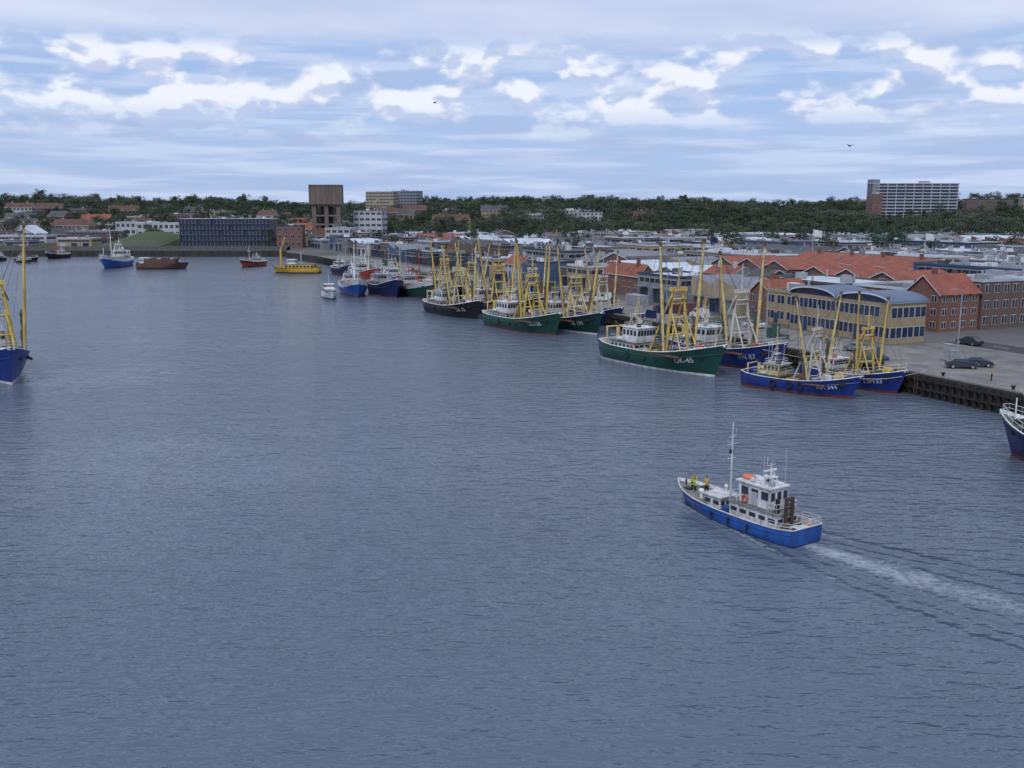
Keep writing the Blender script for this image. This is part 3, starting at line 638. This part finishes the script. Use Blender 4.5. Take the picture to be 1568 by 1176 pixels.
    if doors:
        n=max(1,int(w/6))
        for i in range(n):
            t=-W+w/n*(i+.5)
            for sd in(1,-1): dr.box((t,sd*D,min(h*.5,3.8)/2),(3.4,.16,min(h*.5,3.8)),rd.choice([DOORL,DOORM,DOORM,BGLASS,PD]))
            dr.box((t,D+.9,min(h*.5,3.8)+.4),(4,1.8,.15),RGY)
    else:
        dr.box((0,-D,1.05),(1.1,.14,2.1),DOORM); dr.box((W*.3,D,1.05),(1.1,.14,2.1),DOORM)
    dr.obj('doors',root)
    return root
def qb(name,a0,a1,b0,b1,h,wall,**k):
    c=QA((a0+a1)/2,(b0+b1)/2); return building(name,c[0],c[1],QR,a1-a0,b1-b0,h,wall,**k)
for a0,a1 in((42,54),(55,67)): 
    qb('fish_auction_hall',a0,a1,23,31,6.8,BR3,roof='arch',rm=RBL,rh=1.6,floors=2,bay=2.4,ww=.9,glass=BGLASS,wh=.5)
qb('brick_house',50,58,43,53,7.2,BR1,roof='gable',rm=RT,rh=3.2,floors=3,bay=2.3,axis='y',chim=True,ww=.45,wh=.45)
qb('brick_apartment_building',50,62,53.8,84,9.0,BR2,roof='flat',rm=RDK,floors=3,bay=2.5,ww=.5,wh=.5)
qb('brick_warehouse',60,74,45,70,7,BR2,roof='flat',rm=RDK,floors=2,bay=3)
qb('office_building',69,78,26,38,6.2,BR3,roof='flat',rm=RBL,floors=2,bay=2.6,ww=.7,wh=.5,glass=BGLASS)
qb('brick_house',79,86,28,38,5.4,BR1,roof='gable',rm=RT,rh=2.6,floors=2,bay=2.3,axis='y',chim=True)
walls=[PW,PG,PG,BR1,BR2,BR3,PB,PT,BR4,PD,BR4]
rd=random.Random(11)
rows=[(25,40,88),(46,66,80),(74,96,68),(104,128,66),(136,162,66),(170,198,80),(206,236,100),(244,276,120),(286,320,130),(330,366,150),(378,416,170),(428,470,190)]
for (b0,b1,a) in rows:
    while True:
        ln=rd.choice([12,16,20,26,34,46]) if b0>45 else rd.choice([9,12,15,18])
        c=QA(a+ln/2,(b0+b1)/2)
        if c[1]>640: break
        if c[0]/c[1]<.62:
            kind=rd.random(); h_=rd.uniform(4.5,8) if b0>45 else rd.uniform(4.5,7); wl=rd.choice(walls)
            if b0 in(74,104) and 88<a<150: kind=.7; ln=36 if b0==74 else 26; wl=BR2
            dd=rd.uniform(0,5); sty=rd.choice(['grid','band','none','band'])
            if kind<.58 or b0<45 and kind<.65: qb('warehouse',a,a+ln,b0+dd,b1-rd.uniform(0,4),h_,wl,roof='flat',rm=rd.choice([RW,RW,RGY,RDK,RBL]),floors=2,bay=rd.choice([3,4,5]),doors=True,ww=.6,wh=.35,style=sty)
            elif kind<.82:
                if ln>28: 
                    n=int(ln/12); s=ln/n; rr_=RT if (rd.random()<.12 or kind==.7) else rd.choice([RBL,RDK,RW,RGY])
                    for i in range(n): qb('gabled_warehouse',a+i*s,a+(i+1)*s-.9,b0+dd,b1,h_-1.5,wl,roof='gable',rm=rr_,rh=2.2,floors=2,bay=4,doors=True,axis='y',ww=.4,wh=.35,style=sty)
                else: qb('brick_house',a,a+ln,b0+dd+3,b1-4,min(6,h_-.5),rd.choice([BR1,BR2,BR4,PW]),roof='gable',rm=RT if kind==.7 else rd.choice([RT,RT2,RDK,RDK,RGY]),rh=2.6,floors=2,bay=2.6,chim=True,ww=.45,wh=.45)
            else: qb('sawtooth_factory',a,a+ln,b0+dd,b1,h_-1,wl,roof='saw',rm=rd.choice([RGY,RDK,RW]),rh=1.8,floors=1,bay=4,doors=True,style='none')
        a+=ln+rd.uniform(1,6)
# water tower (square)
wt=empty('water_tower',(-107,575,1.5),R(8)); mb=MB()
CT=M('tower_brown',(.16,.125,.115),.85,.25,.15,streak=True)
mb.box((0,0,30.5),(18.4,18.4,10.4),CT); mb.box((0,0,36),(19,19,.6),CT)
for i in range(7):
    for sd in(1,-1):
        mb.box((-9+3*i,sd*9.3,30.5),(.5,.3,10),CT); mb.box((sd*9.3,-9+3*i,30.5),(.3,.5,10),CT)
mb.box((0,0,24.9),(16.5,16.5,.8),CT)
mb.obj('tank',wt); mb=MB()
for i in(-1.1,0,1.1):
    for j in(-1.1,0,1.1): mb.box((i*6.2,j*6.2,13),(2.2,2.2,25),CT)
for z in(14,19): mb.box((0,0,z),(16,16,.9),CT)
mb.box((0,0,12),(7,7,24),M('tower_core',(.08,.065,.065),.8)); mb.obj('columns',wt); mb=MB(); mb.box((0,0,6),(17,15.5,12),BR1)
for i in range(5): mb.box((-6.4+3.2*i,-7.8,6),(1.4,.1,2.4),GLASS)
mb.obj('base',wt)
db=building('dark_glass_office',-163,572,R(2),52,16,15.5,PD,roof='flat',rm=RDK,floors=5,bay=2,ww=.86,wh=.62,glass=BGLASS)
mb=MB()
for i in range(27): mb.box((-26+2*i,-8.35,7.8),(.14,.5,15.6),DOORM)
for i in range(6): mb.box((0,-8.3,.1+3.1*i),(52,.6,.22),PD)
mb.obj('facade_fins',db)
building('white_apartment_building',-84,590,R(-6),17,14,20,PW,roof='flat',rm=RW,floors=6,bay=3,ww=.7,wh=.42)
building('white_apartment_building',-97,560,R(-6),14,12,10.5,PW,roof='flat',rm=RW,floors=3,bay=3,ww=.7,wh=.42)
building('white_apartment_building',-72,566,R(-6),18,12,7,PW,roof='flat',rm=RW,floors=2,bay=3,ww=.7,wh=.42)
building('brick_office_building',-124,556,R(3),14,12,12,BR1,roof='flat',rm=RDK,floors=3,bay=3)
building('brick_office_building',-52,556,R(3),14,12,7,BR2,roof='flat',rm=RDK,floors=2,bay=3)
for (bx,by,bw_,bh_,bm_) in((-212,600,26,6,PG),(-245,560,20,5,BR3),(-282,575,30,6,PW),(-250,590,26,8,BR4),(-275,555,14,4,PG)): building('low_warehouse',bx,by,R(-3),bw_,12,bh_,bm_,roof='flat',rm=RGY,floors=2,bay=3,style='band',doors=True)
building('tower_block',-118,905,R(-12),26,14,25,PT,roof='flat',rm=RGY,floors=9,bay=3,z0=th(-118,905)-2,ww=.8,wh=.42,glass=BGLASS)
building('tower_block',-98,930,R(-22),26,14,21,PG,roof='flat',rm=RGY,floors=8,bay=3,z0=th(-98,930)-1,ww=.8,wh=.42,glass=BGLASS)
# long flats right
fl=empty('apartment_block',(358,892,14.5),R(3)); CL=M('flat_panel_light',(.4,.43,.49),.7,.15,.1)
mb=MB(); mb.box((0,0,15),(78,12,31),CL); mb.box((0,0,30.9),(79,13,.8),CL); mb.box((-36,0,16.5),(6,12.6,36),M('flat_stair_grey',(.24,.26,.32),.8)); mb.box((10,0,32),(8,6,2.5),CL); mb.obj('walls',fl); mb=MB(); mg=MB()
for f in range(11):
    z=1+2.75*f; mb.box((1.5,-6.7,z),(73,1.3,.9),CL); mg.box((1.5,-6.05,z+1.35),(72,.12,1.5),BGLASS)
for i in range(10): mb.box((-34+8*i,-6.75,15.5),(.5,1.45,30),CL)
mb.obj('balconies',fl); mg.obj('windows',fl)
building('brick_office_building',320,880,R(3),9,12,22,BR1,roof='flat',rm=RDK,floors=8,bay=3,z0=14)
for (bx,by,bw_,bh_,bm_) in((430,900,40,12,BR2),(478,905,30,13,PT),(60,800,26,9,PW),(110,820,20,9,BR1),(20,790,18,8,PW),(470,860,30,9,PW)): building('apartment_building',bx,by,R(-8),bw_,12,bh_,bm_,roof='flat',rm=RDK,floors=3,bay=3,z0=th(bx,by)+2)
# left town
rd=random.Random(3)
for row,(Y,x0_,x1_) in enumerate(((622,-350,-205),(650,-350,-130),(690,-400,-110),(735,-430,-90),(785,-470,-60),(840,-500,40))):
    x=x0_
    while x<x1_:
        w=rd.uniform(12,30); yy=Y+rd.uniform(-8,8); z=th(x+w/2,yy)
        if z<3.05: z=3
        hh=rd.choice([5.5,6,8.5,9,11]); wl=rd.choice([BR1,BR2,BR4,BR4,BR3,PW,PT]); 
        if rd.random()<.66: building('brick_house' if w<22 else 'terraced_house',x+w/2,yy,R(rd.uniform(-20,20)),w,10,hh,wl,roof='gable',rm=rd.choice([RT,RT2,RT2,RDK,RDK]),rh=3.6,floors=2 if hh<7 else 3,bay=2.8,z0=z-.2,chim=True,ww=.55)
        else: building('apartment_building',x+w/2,yy,R(rd.uniform(-12,12)),w,12,hh+1.5,wl,roof='flat',rm=RGY,floors=3,bay=3,z0=z-.2,ww=.6)
        x+=w+rd.uniform(1,20)
building('white_gabled_hall',-305,625,R(-10),18,14,6,PW,roof='gable',rm=RW,rh=5,floors=1,bay=4,axis='y',doors=True)
for i in range(330):
    x=random.uniform(-420,-40); y=random.uniform(598,860); tree(x,y,random.uniform(.6,1.15),max(3,th(x,y)))
for i in range(220):
    a=random.uniform(110,560); b=random.uniform(40,470); p=QA(a,b)
    if 380<p[1]<680: tree(p[0],p[1],random.uniform(.6,1.0),3)
for x,y in((-70,520),(-60,535),(-78,545),(-140,600),(-48,560),(-40,545),(-30,530),(-136,560)): tree(x,y,.8)
# ------------------------------------------------------------ quay furniture
def car(name,x,y,rz,paint,z=3.004,van=False):
    root=empty(name,(x,y,z),rz); mb=MB()
    W=.86; 
    if van: prof=[(-2.5,.35),(-2.5,1.95),(-2.3,2.05),(1.0,2.05),(1.75,1.2),(2.4,1.0),(2.5,.35)]
    else: prof=[(-2.1,.32),(-2.15,.85),(-2.0,1.0),(-1.65,1.08),(-1.15,1.45),(.25,1.47),(1.0,1.0),(1.95,.82),(2.12,.6),(2.1,.32)]
    def wy(z): return W if z<1.02 else W-(z-1.0)*.35
    n=len(prof)
    for i in range(n-1):
        (xa,za),(xb,zb)=prof[i],prof[i+1]; mat=paint
        if not van and i in(3,5): mat=GLASS
        if van and i==3: mat=GLASS
        mb.face([(xa,-wy(za),za),(xa,wy(za),za),(xb,wy(zb),zb),(xb,-wy(zb),zb)],mat)
    for sd in(1,-1):
        mb.face([(px,sd*wy(pz),pz) for px,pz in prof],paint)
        q=[(-1.5,1.08),(-1.08,1.4),(.2,1.41),(.82,1.06)] if not van else [(.1,1.3),(.1,1.85),(.95,1.9),(1.5,1.3)]
        mb.face([(px,sd*(wy(pz)+.012),pz) for px,pz in q],GLASS)
        for wx in(-1.3,1.32):
            mb.tube((wx,sd*.68,.33),(wx,sd*.9,.33),.33,RUBBER,n=14); mb.tube((wx,sd*.88,.33),(wx,sd*.915,.33),.19,STEEL,n=10)
        mb.box((2.05,sd*.6,.68),(.12,.35,.14),WHITE); mb.box((-2.12,sd*.65,.8),(.1,.25,.16),RED)
    mb.obj('bodywork',root); return root
CARD=M('car_dark',(.03,.04,.055),.25,.05,1,spec=.6); CARS=M('car_silver',(.3,.32,.36),.35,.05,1,metal=.4); CARR=M('car_red',(.28,.03,.03),.3,.05,1); CARW=M('car_white',(.6,.6,.6),.3,.05,1)
car('parked_car',64.7,139.2,R(-12),CARD); car('parked_car',67.6,140.6,R(-12),CARD)
car('parked_car',*QA(38,12),QR,CARS); car('parked_car',*QA(70,17),QR+.2,CARW); car('delivery_van',*QA(88,17),QR,CARW,van=True); car('parked_car',*QA(104,18),QR,CARR); car('delivery_van',*QA(128,17),QR+1.5,CARW,van=True); car('parked_car',*QA(36,35),QR,CARD); car('delivery_van',*QA(150,18),QR,CARS,van=True); car('parked_car',*QA(175,18),QR,CARD)
def lamp(x,y,h=10.5):
    r=empty('street_lamp',(x,y,3),QR); mb=MB(); mb.tube((0,0,0),(0,0,h),.12,STEEL,.06,n=8); mb.pipe([(0,0,h),(0,.5,h+.35),(0,1.3,h+.45)],.05,STEEL); mb.box((0,1.6,h+.42),(.3,.9,.14),STEEL); mb.tube((0,0,0),(0,0,.9),.17,STEEL,n=8); mb.obj('pole_and_lantern',r)
lamp(66.6,145); 
for a in(70,105,140,175,210,250,290): lamp(*QA(a,20),9)
lamp(*QA(20,31)); lamp(*QA(60,40),9)
def flag(x,y,h,m):
    r=empty('flagpole',(x,y,3),.3); mb=MB(); mb.tube((0,0,0),(0,0,h),.1,WHITE,.05,n=6); mb.obj('pole',r); mb=MB(); nx=8
    for i in range(nx):
        f=lambda i:(.08+i*.45,.25*math.sin(i*.9),-.08*i)
        a,b=f(i),f(i+1); mb.face([(a[0],a[1],h-.2+a[2]),(b[0],b[1],h-.2+b[2]),(b[0],b[1],h-2.4+b[2]),(a[0],a[1],h-2.4+a[2])],m)
    mb.obj('flag',r)
for u,Y,top,m in((.304,330,18.5,WHITE),(.418,340,17,WHITE),(-.03,420,12,RED),(.2,400,14,NAVY)): flag(u*Y,Y,top-3,m)
person('dock_worker',(*QA(10,9),3.01),QR+1,ORJ,DKC,HAIR,0,.3)
person('dock_worker',(*QA(47,14),3.01),QR+2,ORJ,DKC,HAIR,.05,.4)
rd=random.Random(9)
def crates(a,b,n):
    x,y=QA(a,b); r=empty('fish_crate_stack',(x,y,3.004),QR); mb=MB(); c=rd.choice([NAVY,HR,YEL,STEEL,NETG])
    for i in range(n):
        for j in range(rd.randint(1,3)):
            mb.box((i*1.25,0,.42+j*.82),(1.15,1.0,.76),c); mb.box((i*1.25,0,.83+j*.82),(1.22,1.07,.06),c)
    mb.obj('crates',r)
for i in range(16): crates(rd.uniform(40,300),rd.choice([8,11,15,20]),rd.randint(2,5))
crates(24,18,2)
def netpile(a,b):
    x,y=QA(a,b); r=empty('net_pile',(x,y,3),0); mb=MB()
    for i in range(6): mb.ball((rd.uniform(-1.6,1.6),rd.uniform(-1.2,1.2),.3),rd.uniform(.7,1.3),rd.choice([NET,NETG]),(1.2,1,.55),9,6,.15)
    mb.obj('netting',r)
for i in range(10): netpile(rd.uniform(46,260),rd.uniform(8,16))
netpile(31,8)
def container(a,b,c):
    x,y=QA(a,b); r=empty('shipping_container',(x,y,3.004),QR); mb=MB(); mb.box((0,0,1.3),(6.06,2.4,2.5),c)
    for i in range(20):
        for sd in(1,-1): mb.box((-2.85+.3*i,sd*1.22,1.3),(.13,.06,2.2),c)
    for xx in(-3,3):
        for yy in(-1.19,1.19): mb.box((xx,yy,1.3),(.14,.14,2.62),c)
    mb.obj('container_box',r)
for a,b,c in((96,19,HR),(116,19,STEEL),(160,18,GREEN),(196,19,NAVY),(230,19,OFFW)): container(a,b,c)
mb=MB()
for (p,a) in(((54.9,133.6,3.0),22),((46,133,2.8),18),((39,151,4),30),((57.3,101,3.3),3),((46,149,2.5),40)):
    q=QA(a,QB+1.1); P0=Vector(p);Q0=Vector((*q,3.4)); mb.pipe([P0.lerp(Q0,t/8)-Vector((0,0,math.sin(math.pi*t/8)*.7)) for t in range(9)],.04,OFFW)
mb.obj('mooring_ropes')
def gull(x,y,z,rz):
    r=empty('seagull',(x,y,z),rz); mb=MB(); g=M('gull_dark',(.12,.12,.13),.8); mb.ball((0,0,0),.12,g,(2.2,.8,.8),8,6); mb.ball((.28,0,.04),.07,g)
    for sd in(1,-1):
        mb.face([(.1,sd*.05,.03),(.14,sd*.4,.2),(-.05,sd*.4,.2),(-.12,sd*.05,.03)],g); mb.face([(.14,sd*.4,.2),(.0,sd*.85,.1),(-.05,sd*.4,.2)],g)
    mb.face([(-.2,.06,0),(-.42,.1,0),(-.42,-.1,0),(-.2,-.06,0)],g); mb.obj('body_and_wings',r)
gull(41.3,123,33.2,1.9); gull(-14.5,190,45.0,.3)
# ------------------------------------------------------------ water
wm=bpy.data.materials.new('harbour_water'); wm.use_nodes=True; nt=wm.node_tree;N=nt.nodes;Lk=nt.links; b=N['Principled BSDF']
b.inputs['Base Color'].default_value=(.092,.125,.172,1); b.inputs['IOR'].default_value=1.33
g=N.new('ShaderNodeNewGeometry')
def noise(scale,sx,sy,rot,det=3,rough=.55):
    mp=N.new('ShaderNodeMapping'); mp.inputs['Scale'].default_value=(sx,sy,1); mp.inputs['Rotation'].default_value=(0,0,rot); Lk.new(g.outputs['Position'],mp.inputs[0])
    n=N.new('ShaderNodeTexNoise'); n.inputs['Scale'].default_value=scale; n.inputs['Detail'].default_value=det; n.inputs['Roughness'].default_value=rough; Lk.new(mp.outputs[0],n.inputs['Vector']); return n.outputs['Fac']
def mth(op,a,b=None,c=None):
    m=N.new('ShaderNodeMath'); m.operation=op
    for i,v in enumerate((a,b,c)):
        if v is None: continue
        if isinstance(v,(int,float)): m.inputs[i].default_value=v
        else: Lk.new(v,m.inputs[i])
    return m.outputs[0]
n0=noise(3.0,.5,1,-.2,2); n1=noise(1.15,.42,1,.15,3); n2=noise(.3,.45,1,.3,3); n3=noise(.018,.7,1,.4,4,.6)
n3m=N.new('ShaderNodeMapRange'); n3m.inputs[1].default_value=.36; n3m.inputs[2].default_value=.62; n3m.inputs[3].default_value=.5; n3m.inputs[4].default_value=1.3; Lk.new(n3,n3m.inputs[0])
hgt=mth('MULTIPLY',mth('ADD',mth('MULTIPLY',n0,.09),mth('ADD',mth('MULTIPLY',n1,.42),mth('MULTIPLY',n2,.5))),n3m.outputs[0])
tc=N.new('ShaderNodeTexCoord'); tc.object=fb; sp=N.new('ShaderNodeSeparateXYZ'); Lk.new(tc.outputs['Object'],sp.inputs[0])
aft=mth('MULTIPLY',sp.outputs[0],-1); ap=mth('MAXIMUM',mth('SUBTRACT',aft,7),0)
latS=mth('ADD',sp.outputs[1],mth('MULTIPLY',mth('MULTIPLY',ap,ap),.006)); wob=noise(.25,1,1,0,2); latS=mth('ADD',latS,mth('MULTIPLY',mth('SUBTRACT',wob,.5),mth('MULTIPLY',ap,.16)))
lat=mth('ABSOLUTE',latS)
def gauss(x,w):
    e=mth('DIVIDE',x,w); return mth('POWER',2.718,mth('MULTIPLY',mth('MULTIPLY',e,e),-1))
def ridge(k,off,w,amp,start):
    d=mth('SUBTRACT',lat,mth('ADD',mth('MULTIPLY',mth('ADD',aft,start),k),off))
    return mth('MULTIPLY',mth('MULTIPLY',gauss(d,w),mth('GREATER_THAN',aft,-start)),amp)
fall=mth('POWER',2.718,mth('MULTIPLY',ap,-.02))
wk=mth('MULTIPLY',mth('ADD',ridge(.19,.9,.6,.34,7.2),mth('ADD',ridge(.19,-.9,.5,.2,7.2),ridge(.10,.9,.5,.22,-6))),mth('MULTIPLY',fall,mth('ADD',.4,wob)))
hgt=mth('ADD',hgt,wk)
bp=N.new('ShaderNodeBump'); bp.inputs['Strength'].default_value=1; bp.inputs['Distance'].default_value=1; Lk.new(hgt,bp.inputs['Height']); Lk.new(bp.outputs[0],b.inputs['Normal'])
rr=N.new('ShaderNodeMapRange'); rr.inputs[3].default_value=.07; rr.inputs[4].default_value=.18; rr.inputs[1].default_value=.35; rr.inputs[2].default_value=.65; Lk.new(n3,rr.inputs[0]); Lk.new(rr.outputs[0],b.inputs['Roughness'])
fn=noise(1.9,1,1,0,7,.72); fn2=noise(.45,1,1,0,3)
wid=mth('ADD',1.5,mth('MULTIPLY',ap,.16))
foamw=mth('MULTIPLY',gauss(lat,wid),mth('MULTIPLY',mth('GREATER_THAN',aft,7.0),mth('POWER',2.718,mth('MULTIPLY',ap,-.018))))
edge=mth('MULTIPLY',ridge(.19,.6,.6,1,7.2),mth('POWER',2.718,mth('MULTIPLY',mth('MAXIMUM',mth('ADD',aft,5),0),-.028)))
foam=mth('MAXIMUM',foamw,edge)
fm=N.new('ShaderNodeMapRange'); fm.inputs[1].default_value=.68; fm.inputs[2].default_value=.95; Lk.new(mth('ADD',mth('MULTIPLY',foam,.45),mth('ADD',mth('MULTIPLY',fn,.55),mth('MULTIPLY',fn2,.25))),fm.inputs[0])
fc=mth('MULTIPLY',fm.outputs[0],mth('MINIMUM',mth('MULTIPLY',foam,3.0),.75))
fs=N.new('ShaderNodeBsdfDiffuse'); fs.inputs[0].default_value=(.5,.56,.62,1); mx=N.new('ShaderNodeMixShader'); Lk.new(fc,mx.inputs[0]); Lk.new(b.outputs[0],mx.inputs[1]); Lk.new(fs.outputs[0],mx.inputs[2]); Lk.new(mx.outputs[0],N['Material Output'].inputs[0])
mb=MB(); mb.face([(-3000,-1500,0),(3000,-1500,0),(3000,1500,0),(-3000,1500,0)],wm); mb.obj('water')
# ------------------------------------------------------------ world
SE,SR=R(48),R(200)
w=bpy.data.worlds.new('World'); scene.world=w; w.use_nodes=True; nt=w.node_tree;N=nt.nodes;Lk=nt.links
bg=N['Background']; bg.inputs[1].default_value=.106
sky=N.new('ShaderNodeTexSky'); sky.sky_type='NISHITA'; sky.sun_disc=False; sky.sun_elevation=SE; sky.sun_rotation=SR
tcw=N.new('ShaderNodeTexCoord'); sp=N.new('ShaderNodeSeparateXYZ'); Lk.new(tcw.outputs['Generated'],sp.inputs[0])
X,Yv,Z=sp.outputs
zz=mth('MAXIMUM',Z,0.0)
inv=mth('DIVIDE',1,mth('ADD',zz,.045))
def comb(a,b,c=0):
    q=N.new('ShaderNodeCombineXYZ')
    for i,v in enumerate((a,b,c)):
        if isinstance(v,(int,float)): q.inputs[i].default_value=v
        else: Lk.new(v,q.inputs[i])
    return q.outputs[0]
def nz(vec,scale,det=5,rough=.55,dist=0):
    n=N.new('ShaderNodeTexNoise'); n.inputs['Scale'].default_value=scale;n.inputs['Detail'].default_value=det;n.inputs['Roughness'].default_value=rough;n.inputs['Distortion'].default_value=dist;Lk.new(vec,n.inputs['Vector']);return n.outputs['Fac']
def mr(v,a,b,c=0,d=1,smooth=True):
    m=N.new('ShaderNodeMapRange'); m.interpolation_type='SMOOTHSTEP' if smooth else 'LINEAR'
    for i,q in zip((1,2,3,4),(a,b,c,d)): m.inputs[i].default_value=q
    Lk.new(v,m.inputs[0]); return m.outputs[0]
az=mth('ARCTAN2',X,Yv)
pl=comb(mth('MULTIPLY',X,inv),mth('MULTIPLY',Yv,inv))
s1=nz(pl,.9,5,.5); s2=nz(pl,.3,3,.5)
layer=mr(mth('ADD',mth('MULTIPLY',s1,.65),mth('MULTIPLY',s2,.35)),.42,.56)
def pfield(dz_): return nz(comb(mth('MULTIPLY',az,17),mth('MULTIPLY',mth('ADD',Z,dz_),30),3.7),1,4,.48,.15)
pf=pfield(0); pf2=pfield(.010)
band=mth('MULTIPLY',mr(Z,.05,.10),mr(Z,.168,.14))
puff=mth('MULTIPLY',mr(pf,.39,.55),band)
lit=mr(mth('SUBTRACT',pf,pf2),-.05,.05)
st=comb(mth('MULTIPLY',az,5),mth('MULTIPLY',Z,70)); sf=mr(nz(st,1,4,.5,.2),.40,.62)
high=mr(Z,.135,.17)
hs=mr(nz(pl,.55,5,.5),.38,.62)
cov=mth('MAXIMUM',mth('MAXIMUM',mth('MULTIPLY',layer,.85),mth('MULTIPLY',sf,.7)),mth('MAXIMUM',puff,mth('MULTIPLY',high,.95)))
def mixc(f,a,b):
    m=N.new('ShaderNodeMixRGB')
    if isinstance(f,(int,float)): m.inputs[0].default_value=f
    else: Lk.new(f,m.inputs[0])
    for i,v in((1,a),(2,b)):
        if isinstance(v,tuple): m.inputs[i].default_value=(*v,1)
        else: Lk.new(v,m.inputs[i])
    return m.outputs[0]
grey=mixc(sf,(4.0,5.0,7.4),(5.8,6.7,8.7))
hi_c=mixc(hs,(5.1,5.9,8.1),(6.5,7.1,8.8))
ccol=mixc(high,grey,hi_c)
pc=mixc(lit,(5.2,6.0,8.1),(8.2,8.6,9.5))
ccol=mixc(puff,ccol,pc)
bluebase=mixc(.8,sky.outputs[0],(3.4,5.0,8.4))
fin=mixc(cov,bluebase,ccol)
Lk.new(fin,bg.inputs[0])
sl=bpy.data.lights.new('sun','SUN'); sl.energy=1.5; sl.angle=R(12); sl.color=(1,.96,.9); so=bpy.data.objects.new('sun',sl); scene.collection.objects.link(so)
dirv=Vector((math.sin(SR)*math.cos(SE),math.cos(SR)*math.cos(SE),math.sin(SE))); so.rotation_euler=dirv.to_track_quat('Z','Y').to_euler(); so.location=(0,0,200)
# ------------------------------------------------------------ camera
cam=bpy.data.cameras.new('camera'); co=bpy.data.objects.new('camera',cam); scene.collection.objects.link(co); scene.camera=co
cam.sensor_width=36; cam.lens=34.44; cam.clip_end=9000; cam.clip_start=.5; co.location=(0,0,26); co.rotation_euler=(R(90-10.31),0,0)
scene.view_settings.view_transform='Standard'; scene.view_settings.look='None'; scene.view_settings.exposure=0
